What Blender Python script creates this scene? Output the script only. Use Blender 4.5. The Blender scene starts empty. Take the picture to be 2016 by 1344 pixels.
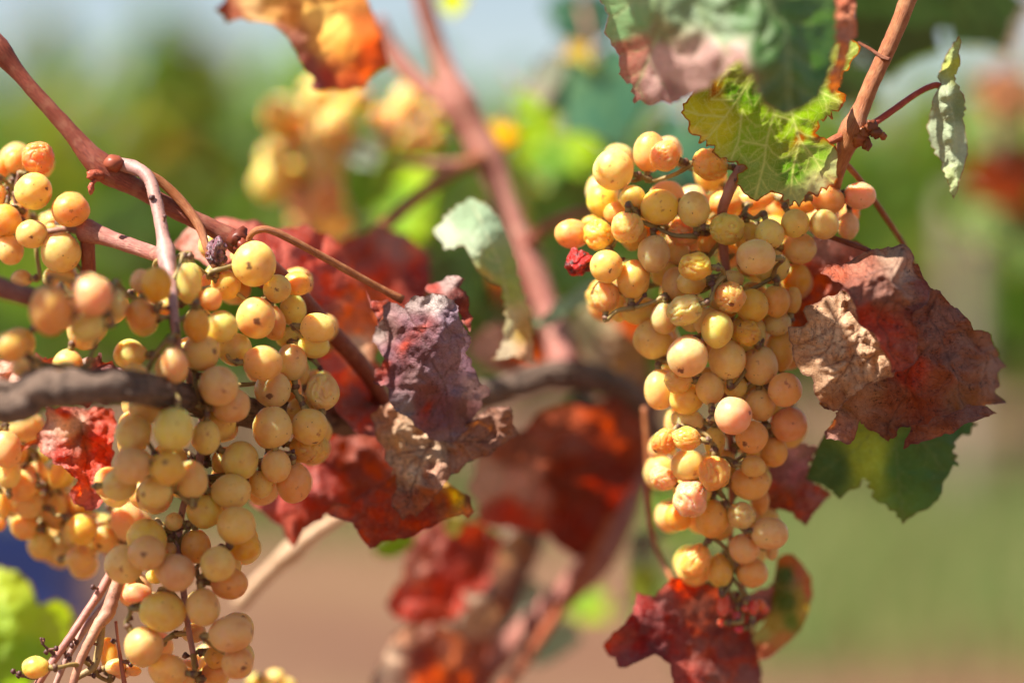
import bpy, bmesh, math, random
import numpy as np
from mathutils import Vector, Matrix
from mathutils.geometry import delaunay_2d_cdt

random.seed(11)
RNG = np.random.default_rng(11)
scene = bpy.context.scene
COL = scene.collection

# ------------------------------------------------------------------ camera, sky, sun, exposure
CAM = np.array((0.0, 0.0, 1.0))
TILT = math.radians(-2.0)
cam_data = bpy.data.cameras.new('camera')
cam_data.lens = 85.0
cam_data.sensor_width = 36.0
cam_data.clip_start = 0.01
cam_data.clip_end = 3000.0
cam_data.dof.use_dof = True
cam_data.dof.focus_distance = 0.947
cam_data.dof.aperture_fstop = 2.4
cam = bpy.data.objects.new('camera', cam_data)
cam.location = CAM
cam.rotation_euler = (math.radians(90.0) + TILT, 0.0, 0.0)
COL.objects.link(cam)
scene.camera = cam

TO_SUN = Vector((-0.52, -0.24, 0.82)).normalized()
sun_el = math.asin(TO_SUN.z)
sun_az = math.atan2(TO_SUN.x, TO_SUN.y)

world = bpy.data.worlds.new('World')
scene.world = world
world.use_nodes = True
wn = world.node_tree
wn.nodes.clear()
w_out = wn.nodes.new('ShaderNodeOutputWorld')
w_bg = wn.nodes.new('ShaderNodeBackground')
w_sky = wn.nodes.new('ShaderNodeTexSky')
w_sky.sky_type = 'NISHITA'
w_sky.sun_disc = False
w_sky.sun_elevation = sun_el
w_sky.sun_rotation = sun_az
w_sky.air_density = 1.0
w_sky.dust_density = 0.4
w_sky.ozone_density = 1.0
w_bg.inputs['Strength'].default_value = 0.05
w_hsv = wn.nodes.new('ShaderNodeHueSaturation')          # thin high haze: a paler, whiter sky
w_hsv.inputs['Saturation'].default_value = 0.75
wn.links.new(w_sky.outputs[0], w_hsv.inputs['Color'])
wn.links.new(w_hsv.outputs[0], w_bg.inputs['Color'])
wn.links.new(w_bg.outputs[0], w_out.inputs['Surface'])

sun_data = bpy.data.lights.new('sun', 'SUN')
sun_data.energy = 5.0
sun_data.angle = math.radians(0.53)
sun_data.color = (1.0, 0.93, 0.82)
sun = bpy.data.objects.new('sun', sun_data)
sun.rotation_euler = (-TO_SUN).to_track_quat('-Z', 'Y').to_euler()
sun.location = (-3.0, 0.5, 5.0)
COL.objects.link(sun)

scene.view_settings.view_transform = 'Standard'
scene.view_settings.look = 'None'
scene.view_settings.gamma = 1.0
scene.view_settings.exposure = 1.34
scene.view_settings.use_curve_mapping = False
scene.render.engine = 'CYCLES'
scene.cycles.use_denoising = True
scene.cycles.max_bounces = 8
scene.cycles.transparent_max_bounces = 4
scene.cycles.sample_clamp_indirect = 6.0

# ------------------------------------------------------------------ measuring: photo point + distance -> place
KPX = 36.0 / 85.0 / 2016.0
RIGHT = np.array((1.0, 0.0, 0.0))
FWD = np.array((0.0, math.cos(TILT), math.sin(TILT)))
UP = np.array((0.0, -math.sin(TILT), math.cos(TILT)))

def at(px, py, d):
    """world place of photo point (px, py) at distance d (metres) along the view; arrays allowed"""
    px, py, d = np.broadcast_arrays(np.asarray(px, float), np.asarray(py, float), np.asarray(d, float))
    return (CAM + ((px - 1008.0) * KPX * d)[..., None] * RIGHT
            + ((672.0 - py) * KPX * d)[..., None] * UP + d[..., None] * FWD)

# ------------------------------------------------------------------ numpy noise
_PERM = RNG.permutation(256)
_GRAD = RNG.normal(size=(256, 3))
_GRAD /= np.linalg.norm(_GRAD, axis=1)[:, None]
def noise3(p):
    p = np.asarray(p, float)
    i = np.floor(p).astype(int)
    f = p - i
    u = f * f * f * (f * (f * 6 - 15) + 10)
    def g(dx, dy, dz):
        h = _PERM[(_PERM[(_PERM[(i[:, 0] + dx) & 255] + i[:, 1] + dy) & 255] + i[:, 2] + dz) & 255]
        return (_GRAD[h] * (f - np.array((dx, dy, dz)))).sum(1)
    def lerp(a, b, t): return a + (b - a) * t
    x00 = lerp(g(0,0,0), g(1,0,0), u[:,0]); x10 = lerp(g(0,1,0), g(1,1,0), u[:,0])
    x01 = lerp(g(0,0,1), g(1,0,1), u[:,0]); x11 = lerp(g(0,1,1), g(1,1,1), u[:,0])
    return lerp(lerp(x00, x10, u[:,1]), lerp(x01, x11, u[:,1]), u[:,2]) * 1.6
def fbm(p, oct=3):
    s = 0; a = 1.0
    for k in range(oct):
        s = s + a * noise3(p * 2.0 ** k + 17.3 * k); a *= 0.5
    return s

# ------------------------------------------------------------------ node helpers
def new_mat(name):
    m = bpy.data.materials.new(name)
    m.use_nodes = True
    m.node_tree.nodes.clear()
    return m, N(m.node_tree)

class N:
    def __init__(s, nt): s.nt = nt
    def node(s, t, **kw):
        n = s.nt.nodes.new(t)
        for k, v in kw.items(): setattr(n, k, v)
        return n
    def put(s, sock, v):
        if isinstance(v, bpy.types.NodeSocket): s.nt.links.new(v, sock)
        elif isinstance(v, (tuple, list)) and len(v) == 3 and sock.type == 'RGBA': sock.default_value = (*v, 1)
        else: sock.default_value = v
    def math(s, op, a, b=0.0, c=None, clamp=False):
        n = s.node('ShaderNodeMath', operation=op, use_clamp=clamp)
        s.put(n.inputs[0], a); s.put(n.inputs[1], b)
        if c is not None: s.put(n.inputs[2], c)
        return n.outputs[0]
    def mix(s, fac, a, b, mode='MIX'):
        n = s.node('ShaderNodeMix', data_type='RGBA', blend_type=mode)
        s.put(n.inputs[0], fac); s.put(n.inputs[6], a); s.put(n.inputs[7], b)
        return n.outputs[2]
    def ramp(s, fac, lo, hi, a=0.0, b=1.0):
        n = s.node('ShaderNodeMapRange', interpolation_type='SMOOTHSTEP')
        s.put(n.inputs[0], fac)
        n.inputs[1].default_value = lo; n.inputs[2].default_value = hi
        n.inputs[3].default_value = a; n.inputs[4].default_value = b
        return n.outputs[0]
    def noise(s, vec, scale, detail=3.0, rough=0.55, dist=0.0):
        n = s.node('ShaderNodeTexNoise')
        if vec is not None: s.put(n.inputs['Vector'], vec)
        n.inputs['Scale'].default_value = scale; n.inputs['Detail'].default_value = detail
        n.inputs['Roughness'].default_value = rough; n.inputs['Distortion'].default_value = dist
        return n.outputs['Fac']
    def voronoi(s, vec, scale, feature='F1', dims='3D', rnd=1.0):
        n = s.node('ShaderNodeTexVoronoi', feature=feature, voronoi_dimensions=dims)
        s.put(n.inputs['Vector'], vec)
        n.inputs['Scale'].default_value = scale; n.inputs['Randomness'].default_value = rnd
        return n.outputs['Distance']
    def bump(s, h, strength, dist, normal=None):
        n = s.node('ShaderNodeBump')
        s.put(n.inputs['Height'], h)
        n.inputs['Strength'].default_value = strength; n.inputs['Distance'].default_value = dist
        if normal is not None: s.put(n.inputs['Normal'], normal)
        return n.outputs[0]
    def attr(s, name, out='Fac'):
        n = s.node('ShaderNodeAttribute'); n.attribute_name = name
        return n.outputs[out]
    def hsv(s, col, h=0.5, sat=1.0, val=1.0):
        n = s.node('ShaderNodeHueSaturation')
        n.inputs['Hue'].default_value = h; s.put(n.inputs['Saturation'], sat); s.put(n.inputs['Value'], val)
        s.put(n.inputs['Color'], col)
        return n.outputs[0]
    def out(s, shader):
        o = s.node('ShaderNodeOutputMaterial'); s.nt.links.new(shader, o.inputs['Surface'])
    def principled(s, **kw):
        n = s.node('ShaderNodeBsdfPrincipled')
        for k, v in kw.items(): s.put(n.inputs[k.replace('_', ' ')], v)
        return n.outputs[0]
    def objvec(s):
        n = s.node('ShaderNodeTexCoord'); return n.outputs['Object']
    def add_vec(s, a, b):
        n = s.node('ShaderNodeVectorMath', operation='ADD'); s.put(n.inputs[0], a); s.put(n.inputs[1], b); return n.outputs[0]

# ------------------------------------------------------------------ materials
def berry_material():
    m, n = new_mat('grape_skin')
    oi = n.node('ShaderNodeObjectInfo')
    rnd = oi.outputs['Random']
    comb = n.node('ShaderNodeCombineXYZ')
    n.put(comb.inputs[0], n.math('MULTIPLY', rnd, 37.0)); n.put(comb.inputs[1], n.math('MULTIPLY', rnd, 91.0)); n.put(comb.inputs[2], n.math('MULTIPLY', rnd, 53.0))
    loc = n.objvec()                                       # unit sphere coordinates
    v = n.add_vec(loc, comb.outputs[0])
    base = oi.outputs['Color']
    # ripe blush on one side, greener on the other
    big = n.noise(v, 0.75, 2.0)
    c = n.mix(n.ramp(big, 0.48, 0.72, 0.0, 0.55), base, n.mix(0.75, base, (0.62, 0.22, 0.05)))
    c = n.mix(n.ramp(big, 0.46, 0.28, 0.0, 0.25), c, (0.74, 0.56, 0.18))
    # mottled inner flesh
    c = n.mix(n.ramp(n.noise(v, 5.0, 4.0), 0.42, 0.7, 0.0, 0.14), c, (0.66, 0.34, 0.10))
    # waxy bloom
    bl = n.math('MULTIPLY', n.ramp(n.noise(v, 2.2, 4.0, 0.65), 0.36, 0.68), 0.14)
    c = n.mix(bl, c, (0.86, 0.76, 0.62))
    # brown specks
    vor = n.node('ShaderNodeTexVoronoi', feature='F1')
    n.put(vor.inputs['Vector'], v); vor.inputs['Scale'].default_value = 4.2
    sc_ = n.nt.nodes.new('ShaderNodeSeparateColor'); n.put(sc_.inputs[0], vor.outputs['Color'])
    thr = n.math('MULTIPLY', n.ramp(sc_.outputs[0], 0.74, 1.0), 0.16)
    dot = n.math('LESS_THAN', vor.outputs['Distance'], thr)
    c = n.mix(n.math('MULTIPLY', dot, 0.85), c, (0.10, 0.035, 0.02))
    # scar where the flower was, at the -z pole, ragged like a small star
    sep = n.node('ShaderNodeSeparateXYZ'); n.put(sep.inputs[0], loc)
    rad = n.math('SQRT', n.math('ADD', n.math('POWER', sep.outputs[0], 2.0), n.math('POWER', sep.outputs[1], 2.0)))
    below = n.math('LESS_THAN', sep.outputs[2], 0.0)
    wob = n.math('MULTIPLY_ADD', n.noise(v, 6.5, 3.0, 0.6), 0.55, -0.18)
    sz = n.math('MULTIPLY_ADD', n.ramp(rnd, 0.2, 1.0), 0.10, 0.0)
    scar = n.math('MULTIPLY', n.ramp(n.math('SUBTRACT', rad, n.math('ADD', n.math('MULTIPLY', wob, 0.75), n.math('SUBTRACT', sz, 0.02))), -0.02, 0.05, 1.0, 0.0), n.math('MULTIPLY', below, n.ramp(rnd, 0.30, 0.5)))
    c = n.mix(n.math('MULTIPLY', scar, 0.85), c, (0.16, 0.045, 0.035))
    # reddish bruises, rare
    br = n.math('MULTIPLY', n.ramp(n.noise(v, 1.6, 3.0, 0.6), 0.64, 0.74), 0.75)
    c = n.mix(br, c, (0.36, 0.09, 0.05))
    rough = n.math('MULTIPLY_ADD', bl, 1.2, 0.30)
    nb = n.bump(n.noise(v, 14.0, 3.0), 0.08, 0.10)
    b = n.node('ShaderNodeBsdfPrincipled')
    n.put(b.inputs['Base Color'], c); n.put(b.inputs['Roughness'], rough)
    b.inputs['Subsurface Weight'].default_value = 1.0
    b.inputs['Subsurface Radius'].default_value = (1.0, 0.50, 0.15)
    b.inputs['Subsurface Scale'].default_value = 0.009
    b.inputs['Transmission Weight'].default_value = 0.20       # the flesh lets light and blurred shapes through
    b.inputs['IOR'].default_value = 1.36
    n.put(b.inputs['Normal'], nb)
    n.out(b.outputs[0])
    return m

def raisin_material():
    m, n = new_mat('raisin_skin')
    oi = n.node('ShaderNodeObjectInfo')
    v = n.objvec()
    c = n.mix(n.ramp(n.noise(v, 2.2, 4.0), 0.4, 0.65), oi.outputs['Color'], (0.05, 0.012, 0.012))
    c = n.mix(n.math('MULTIPLY', n.ramp(n.noise(v, 3.0, 5.0), 0.52, 0.7), 0.35), c, (0.45, 0.35, 0.40))
    b = n.principled(Base_Color=c, Roughness=0.32, Subsurface_Weight=0.6, Subsurface_Scale=0.003,
                     Normal=n.bump(n.noise(v, 5.0, 4.0), 0.4, 0.2))
    n.out(b)
    return m

def leaf_material(name, trans=0.42, rough=0.5, cell=0.30, tert=0.5, vein_col=(0.45, 0.45, 0.18), vein_amt=0.7,
                  speck=0.0, speck_col=(0.03, 0.012, 0.01), edge_col=(0.22, 0.07, 0.03), edge_w=1.2, edge_amt=0.8,
                  bump=0.5, blot=0.35, tval=1.9, tsat=1.15, spec=0.35, glow_blot=0.0):
    m, n = new_mat(name)
    uvn = n.node('ShaderNodeUVMap'); uvn.uv_map = 'UVMap'
    uv = uvn.outputs[0]                                    # millimetres on the blade
    col = n.attr('Col', 'Color'); vein = n.attr('vein'); edge = n.attr('edge')
    warp = n.node('ShaderNodeTexNoise'); n.put(warp.inputs['Vector'], uv); warp.inputs['Scale'].default_value = 0.35
    vm = n.node('ShaderNodeVectorMath', operation='MULTIPLY_ADD')
    n.put(vm.inputs[0], warp.outputs['Color']); vm.inputs[1].default_value = (1.5, 1.5, 0); n.put(vm.inputs[2], uv)
    uvw = vm.outputs[0]
    big = n.noise(uv, 0.09, 3.0, 0.6)
    c = n.mix(n.ramp(big, 0.35, 0.7, 0.0, blot), col, n.hsv(col, 0.485, 1.1, 0.45))
    c = n.mix(n.ramp(n.noise(uv, 0.55, 5.0, 0.65), 0.45, 0.75, 0.0, blot), c, n.hsv(col, 0.51, 0.85, 1.5))
    d1 = n.voronoi(uvw, cell, 'DISTANCE_TO_EDGE', '2D')
    d2 = n.voronoi(uvw, cell * 2.7, 'DISTANCE_TO_EDGE', '2D')
    t1 = n.ramp(d1, 0.0, 0.07, 1.0, 0.0); t2 = n.ramp(d2, 0.0, 0.10, 0.55, 0.0)
    net = n.math('MAXIMUM', t1, t2)
    vf = n.math('MAXIMUM', n.math('MULTIPLY', vein, vein_amt), n.math('MULTIPLY', net, tert * vein_amt), clamp=True)
    c = n.mix(vf, c, vein_col)
    if speck > 0:
        s1 = n.ramp(n.noise(uv, 0.75, 5.0, 0.75), 0.555, 0.60)
        s2 = n.ramp(n.noise(uv, 0.18, 3.0, 0.6), 0.44, 0.60)
        s3 = n.ramp(n.noise(uv, 1.9, 2.0, 0.6), 0.60, 0.65, 0.0, 0.9)
        sf = n.math('MULTIPLY', n.math('MULTIPLY', n.math('MAXIMUM', s1, s3), n.math('MULTIPLY_ADD', s2, 0.75, 0.25)), speck, clamp=True)
        c = n.mix(sf, c, speck_col)
    en = n.math('ADD', edge, n.math('MULTIPLY_ADD', n.noise(uv, 0.25, 4.0, 0.6), 2.6 * edge_w, -1.3 * edge_w))
    ef = n.math('MULTIPLY', n.ramp(en, edge_w * 0.35, edge_w, 1.0, 0.0), edge_amt)
    c = n.mix(ef, c, edge_col)
    hgt = n.math('ADD', n.math('MULTIPLY', net, 0.45), n.math('MULTIPLY_ADD', n.noise(uv, 0.9, 4.0, 0.6), 0.8, n.math('MULTIPLY', vein, 0.8)))
    nb = n.bump(hgt, bump, 0.0006)
    p = n.principled(Base_Color=c, Roughness=rough, Specular_IOR_Level=spec, Normal=nb)
    tr = n.node('ShaderNodeBsdfTranslucent')
    n.put(tr.inputs['Color'], n.hsv(c, 0.5, tsat, tval)); n.put(tr.inputs['Normal'], nb)
    mx = n.node('ShaderNodeMixShader')
    tf = trans
    if glow_blot > 0:                                     # thin, worn-through patches let more light pass
        tf = n.ramp(n.noise(uv, 0.13, 4.0, 0.6), 0.45, 0.62, trans * (1 - glow_blot), min(0.9, trans * (1 + glow_blot)))
    n.put(mx.inputs[0], tf)
    n.nt.links.new(p, mx.inputs[1]); n.nt.links.new(tr.outputs[0], mx.inputs[2])
    n.out(mx.outputs[0])
    return m

def bark_material(name, c0, c1, c2, rough=0.5, stria=1.0, bump=0.5, bdist=0.0008, spec=0.35):
    m, n = new_mat(name)
    uvn = n.node('ShaderNodeUVMap'); uvn.uv_map = 'UVMap'
    mp = n.node('ShaderNodeMapping'); n.put(mp.inputs[0], uvn.outputs[0])
    mp.inputs['Scale'].default_value = (1.0, 0.08, 1.0)
    s = n.noise(mp.outputs[0], 2.2 * stria, 6.0, 0.65)
    pt = n.noise(uvn.outputs[0], 0.16, 4.0, 0.6)
    c = n.mix(n.ramp(s, 0.35, 0.68), c0, c1)
    c = n.mix(n.ramp(pt, 0.45, 0.7, 0.0, 0.8), c, c2)
    dots = n.ramp(n.voronoi(uvn.outputs[0], 0.5), 0.05, 0.13, 0.7, 0.0)
    c = n.mix(n.math('MULTIPLY', dots, n.ramp(n.noise(uvn.outputs[0], 0.3), 0.5, 0.6)), c, (0.03, 0.012, 0.01))
    col = n.attr('Col', 'Color')
    c = n.mix(1.0, c, col, 'MULTIPLY')
    b = n.principled(Base_Color=c, Roughness=rough, Specular_IOR_Level=spec, Normal=n.bump(s, bump, bdist))
    n.out(b)
    return m

def stem_material():
    m, n = new_mat('grape_stalk')
    v = n.objvec()
    col = n.attr('Col', 'Color')
    c = n.mix(n.ramp(n.noise(v, 120.0, 4.0), 0.4, 0.65), col, n.hsv(col, 0.49, 1.0, 0.72))
    c = n.mix(n.ramp(n.noise(v, 700.0, 3.0), 0.60, 0.72, 0.0, 0.7), c, (0.06, 0.025, 0.02))
    b = n.principled(Base_Color=c, Roughness=0.55, Subsurface_Weight=0.15, Subsurface_Scale=0.001,
                     Normal=n.bump(n.noise(v, 900.0, 4.0), 0.4, 0.0004))
    n.out(b)
    return m

MAT = {}
MAT['berry'] = berry_material()
MAT['raisin'] = raisin_material()
MAT['stem'] = stem_material()
MAT['green'] = leaf_material('green_leaf', trans=0.45, rough=0.48, tert=0.36, vein_col=(0.50, 0.54, 0.20), vein_amt=0.8, bump=0.3, edge_col=(0.25, 0.06, 0.02), edge_w=0.8, edge_amt=0.85, tval=1.7, cell=0.26, blot=0.2)
MAT['green_waxy'] = leaf_material('waxy_green_leaf', trans=0.28, rough=0.42, tert=0.3, vein_col=(0.30, 0.38, 0.17), vein_amt=0.7, bump=0.5, edge_col=(0.3, 0.10, 0.07), edge_w=0.7, spec=0.5, cell=0.3, tval=2.0)
MAT['pale'] = leaf_material('downy_pale_leaf', trans=0.30, rough=0.75, tert=0.2, vein_col=(0.5, 0.52, 0.33), vein_amt=0.6, bump=0.6, edge_col=(0.2, 0.10, 0.05), edge_w=0.5, tval=1.7)
MAT['dry'] = leaf_material('dry_brown_leaf', trans=0.22, rough=0.62, tert=0.35, vein_col=(0.10, 0.04, 0.03), vein_amt=0.75, speck=0.9, edge_col=(0.13, 0.05, 0.04), edge_w=0.8, edge_amt=0.5, bump=0.8, blot=0.35, tval=1.7, tsat=1.5, glow_blot=0.7, cell=0.38)
MAT['dry_dull'] = leaf_material('dry_dull_leaf', trans=0.14, rough=0.58, tert=0.3, vein_col=(0.10, 0.04, 0.035), vein_amt=0.65, speck=0.6, edge_col=(0.13, 0.06, 0.05), edge_w=0.7, edge_amt=0.5, bump=0.8, blot=0.3, tval=1.5, tsat=1.2, glow_blot=0.4, cell=0.38)
MAT['red'] = leaf_material('red_autumn_leaf', trans=0.42, rough=0.5, tert=0.2, vein_col=(0.10, 0.02, 0.015), vein_amt=0.6, speck=0.4, edge_col=(0.12, 0.03, 0.02), edge_w=1.2, edge_amt=0.5, bump=0.8, blot=0.45, tval=2.2, tsat=1.3, glow_blot=0.6)
MAT['green_deep'] = leaf_material('shaded_green_leaf', trans=0.10, rough=0.55, tert=0.2, vein_col=(0.14, 0.22, 0.07), vein_amt=0.6, bump=0.4, edge_col=(0.12, 0.07, 0.02), edge_w=0.6, spec=0.3, tval=1.3, cell=0.3)  # dark, barely translucent green that puts canopy shade into the leaves behind
MAT['sunny'] = leaf_material('backlit_orange_autumn_leaf', trans=0.5, rough=0.5, tert=0.15, vein_col=(0.45, 0.10, 0.03), vein_amt=0.5, edge_col=(0.16, 0.03, 0.02), edge_w=1.0, edge_amt=0.6, bump=0.5, blot=0.15, tval=1.6, tsat=1.05)  # backlight is put into the orange as well
MAT['cane'] = bark_material('young_cane_bark', (0.32, 0.075, 0.04), (0.15, 0.03, 0.02), (0.34, 0.13, 0.075), rough=0.42, stria=1.5, bump=0.8)
MAT['orange_cane'] = bark_material('ripe_cane_bark', (0.44, 0.15, 0.05), (0.22, 0.06, 0.025), (0.46, 0.21, 0.09), rough=0.40, stria=1.5, bump=0.8)
MAT['pink_cane'] = bark_material('pinkish_cane_bark', (0.43, 0.16, 0.12), (0.24, 0.07, 0.055), (0.52, 0.28, 0.20), rough=0.45, stria=1.4, bump=0.8)
MAT['old'] = bark_material('old_vine_bark', (0.22, 0.14, 0.10), (0.42, 0.29, 0.22), (0.07, 0.045, 0.035), rough=0.7, stria=1.6, bump=1.0, bdist=0.002)
MAT['straw'] = bark_material('bleached_cane_bark', (0.55, 0.38, 0.24), (0.42, 0.25, 0.15), (0.60, 0.45, 0.32), rough=0.6)

# ------------------------------------------------------------------ mesh builders
def tag(o, label=None, cat=None, group=None, kind=None):
    if label: o['label'] = label
    if cat: o['category'] = cat
    if group: o['group'] = group
    if kind: o['kind'] = kind
    return o

def empty(name, loc, label, cat, group=None):
    o = bpy.data.objects.new(name, None)
    o.location = Vector(loc); o.empty_display_size = 0.02
    COL.objects.link(o)
    return tag(o, label, cat, group)

def link(name, me, parent, loc, label=None):
    o = bpy.data.objects.new(name, me)
    COL.objects.link(o)
    if parent is not None:
        o.parent = parent
        base = parent.location.copy()
        q = parent.parent
        while q is not None: base = base + q.location; q = q.parent
        o.location = Vector(loc) - base
    else:
        o.location = Vector(loc)
    if label: o['label'] = label
    return o

class MB:
    """collects tubes and lumps into ONE mesh"""
    def __init__(s): s.v = []; s.f = []; s.uv = []; s.c = []; s.n = 0
    def raw(s, verts, faces, uvs, col):
        s.v.append(np.asarray(verts, float)); s.f += [tuple(i + s.n for i in f) for f in faces]
        s.uv.append(np.asarray(uvs, float)); s.c.append(np.tile(np.array((*col, 1.0)), (len(verts), 1))); s.n += len(verts)
    def tube(s, pts, rad, sides=12, step=None, col=(1, 1, 1), lump=0.0, cap=True, seed=0.0, smooth=True):
        pts = np.asarray(pts, float); rad = np.broadcast_to(np.asarray(rad, float), (len(pts),))
        if smooth and len(pts) > 2:
            L = np.linalg.norm(np.diff(pts, axis=0), axis=1).sum()
            m = max(len(pts) * 3, int(L / (step or 0.003)))
            pts, rad = resample(pts, rad, m)
        elif len(pts) == 2:
            t = np.linspace(0, 1, 4)[:, None]; pts = pts[0] * (1 - t) + pts[1] * t; rad = rad[0] * (1 - t[:, 0]) + rad[1] * t[:, 0]
        tan = np.gradient(pts, axis=0); tan /= np.linalg.norm(tan, axis=1)[:, None] + 1e-12
        a = np.array((0.0, 0.0, 1.0)) if abs(tan[0][2]) < 0.9 else np.array((1.0, 0.0, 0.0))
        u = np.cross(tan[0], a); u /= np.linalg.norm(u)
        ang = np.linspace(0, 2 * math.pi, sides, endpoint=False)
        V = []; UVs = []; ln = 0.0
        for i in range(len(pts)):
            u = u - tan[i] * (u @ tan[i]); u /= np.linalg.norm(u) + 1e-12
            w = np.cross(tan[i], u)
            if i: ln += np.linalg.norm(pts[i] - pts[i - 1])
            r = rad[i]
            ring = pts[i] + r * (np.cos(ang)[:, None] * u + np.sin(ang)[:, None] * w)
            V.append(ring)
            k = np.minimum(np.arange(sides), sides - np.arange(sides))
            UVs.append(np.stack([k / sides * 2 * math.pi * r * 1000, np.full(sides, ln * 1000)], 1))
        V = np.concatenate(V); UVs = np.concatenate(UVs)
        if lump > 0:
            rr = np.repeat(rad, sides)
            cen = np.repeat(pts, sides, axis=0)
            d = V - cen
            V = cen + d * (1 + lump * fbm(V / rr.mean() * 0.8 + seed, 3)[:, None])
        F = []
        for i in range(len(pts) - 1):
            for k in range(sides):
                k2 = (k + 1) % sides
                F.append((i * sides + k, i * sides + k2, (i + 1) * sides + k2, (i + 1) * sides + k))
        if cap:
            F.append(tuple(range(sides))[::-1]); F.append(tuple((len(pts) - 1) * sides + k for k in range(sides)))
        s.raw(V, F, UVs, col)
    def lump(s, c, r, col=(1, 1, 1), seed=0.0, amp=0.3, stretch=(1, 1, 1), seg=10):
        V = []; F = []
        for i in range(seg + 1):
            th = math.pi * i / seg
            for k in range(seg):
                ph = 2 * math.pi * k / seg
                V.append((math.sin(th) * math.cos(ph), math.sin(th) * math.sin(ph), math.cos(th)))
        for i in range(seg):
            for k in range(seg):
                F.append((i * seg + k, (i + 1) * seg + k, (i + 1) * seg + (k + 1) % seg, i * seg + (k + 1) % seg))
        V = np.array(V)
        V = V * (1 + amp * fbm(V * 1.6 + seed, 2)[:, None]) * np.array(stretch) * r + np.asarray(c)
        s.raw(V, F, np.zeros((len(V), 2)), col)
    def build(s, name, mat, parent=None, label=None, origin=None):
        V = np.concatenate(s.v); UVs = np.concatenate(s.uv); C = np.concatenate(s.c)
        o = V.mean(0) if origin is None else np.asarray(origin)
        me = bpy.data.meshes.new(name)
        me.from_pydata((V - o).tolist(), [], s.f)
        li = np.zeros(len(me.loops), dtype=np.int32); me.loops.foreach_get('vertex_index', li)
        uvl = me.uv_layers.new(name='UVMap'); uvl.data.foreach_set('uv', UVs[li].ravel())
        ca = me.color_attributes.new('Col', 'FLOAT_COLOR', 'POINT'); ca.data.foreach_set('color', C.ravel())
        me.polygons.foreach_set('use_smooth', [True] * len(me.polygons))
        me.materials.append(mat)
        return link(name, me, parent, o, label)

def resample(pts, rad, m):
    """Catmull-Rom through the points"""
    P = np.vstack([2 * pts[0] - pts[1], pts, 2 * pts[-1] - pts[-2]])
    R = np.concatenate([[rad[0]], rad, [rad[-1]]])
    t = np.linspace(0, len(pts) - 1, m)
    i = np.minimum(t.astype(int), len(pts) - 2); f = (t - i)
    def cr(Q, f):
        a, b, c, d = Q[i], Q[i + 1], Q[i + 2], Q[i + 3]
        return 0.5 * (2 * b + (c - a) * f + (2 * a - 5 * b + 4 * c - d) * f ** 2 + (3 * b - a - 3 * c + d) * f ** 3)
    return cr(P, f[:, None]), np.maximum(cr(R, f), 1e-5)

def path(spec):
    """[(px, py, distance, radius_px)...] -> points, radii in metres"""
    a = np.array(spec, float)
    return at(a[:, 0], a[:, 1], a[:, 2]), a[:, 3] * KPX * a[:, 2]

# ------------------------------------------------------------------ leaf blades
def inside(poly, p):
    x, y = p[:, 0], p[:, 1]
    r = np.zeros(len(p), bool)
    n = len(poly); j = n - 1
    for i in range(n):
        xi, yi = poly[i]; xj, yj = poly[j]
        c = ((yi > y) != (yj > y)) & (x < (xj - xi) * (y - yi) / (yj - yi + 1e-12) + xi)
        r ^= c; j = i
    return r

def seg_dist(p, a, b):
    """distance of every p to the nearest of segments a[k]-b[k]"""
    best = np.full(len(p), 1e9)
    for k in range(len(a)):
        d = b[k] - a[k]; l2 = (d @ d) + 1e-12
        t = np.clip(((p - a[k]) @ d) / l2, 0, 1)
        best = np.minimum(best, np.hypot(*(p - (a[k] + t[:, None] * d)).T))
    return best

def ragged(outline, step, teeth, period, frac, seed):
    P = np.array(outline, float)
    closed = np.vstack([P, P[:1]])
    out = []; s = 0.0
    area = 0.5 * np.sum(closed[:-1, 0] * closed[1:, 1] - closed[1:, 0] * closed[:-1, 1])
    sg = 1 if area > 0 else -1
    for a, b in zip(closed[:-1], closed[1:]):
        L = np.hypot(*(b - a)); m = max(1, int(L / step))
        nrm = np.array((b[1] - a[1], a[0] - b[0])) / (L + 1e-9) * sg
        for k in range(m):
            t = k / m; q = a + (b - a) * t; ss = s + L * t
            if teeth > 0:
                ph = (ss / period + 0.35 * math.sin(ss / period * 1.7 + seed)) % 1.0
                saw = ph / 0.7 if ph < 0.7 else (1 - ph) / 0.3
                q = q + nrm * teeth * (saw - 0.5) * (0.6 + 0.5 * math.sin(ss * 0.021 + seed))
            out.append((*q, ss))
        s += L
    Q = np.array(out)
    if frac > 0:
        q3 = np.stack([Q[:, 0] / 22.0, Q[:, 1] / 22.0, np.full(len(Q), seed * 3.1)], 1)
        Q[:, 0] += frac * fbm(q3, 4); Q[:, 1] += frac * fbm(q3 + 55.5, 4)
    return Q[:, :2]

def tps(ctrl, p):
    c = np.array(ctrl, float); xy = c[:, :2] / 100.0; z = c[:, 2]
    def phi(r): return np.where(r > 1e-9, r * r * np.log(r + 1e-12), 0.0)
    n = len(c)
    K = phi(np.hypot(xy[:, None, 0] - xy[None, :, 0], xy[:, None, 1] - xy[None, :, 1])) + 0.02 * np.eye(n)
    A = np.zeros((n + 3, n + 3)); A[:n, :n] = K
    A[:n, n] = 1; A[:n, n + 1:] = xy; A[n, :n] = 1; A[n + 1:, :n] = xy.T
    w = np.linalg.lstsq(A, np.concatenate([z, [0, 0, 0]]), rcond=None)[0]
    q = p / 100.0
    r = np.hypot(q[:, None, 0] - xy[None, :, 0], q[:, None, 1] - xy[None, :, 1])
    return phi(r) @ w[:n] + w[n] + q @ w[n + 1:]

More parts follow.
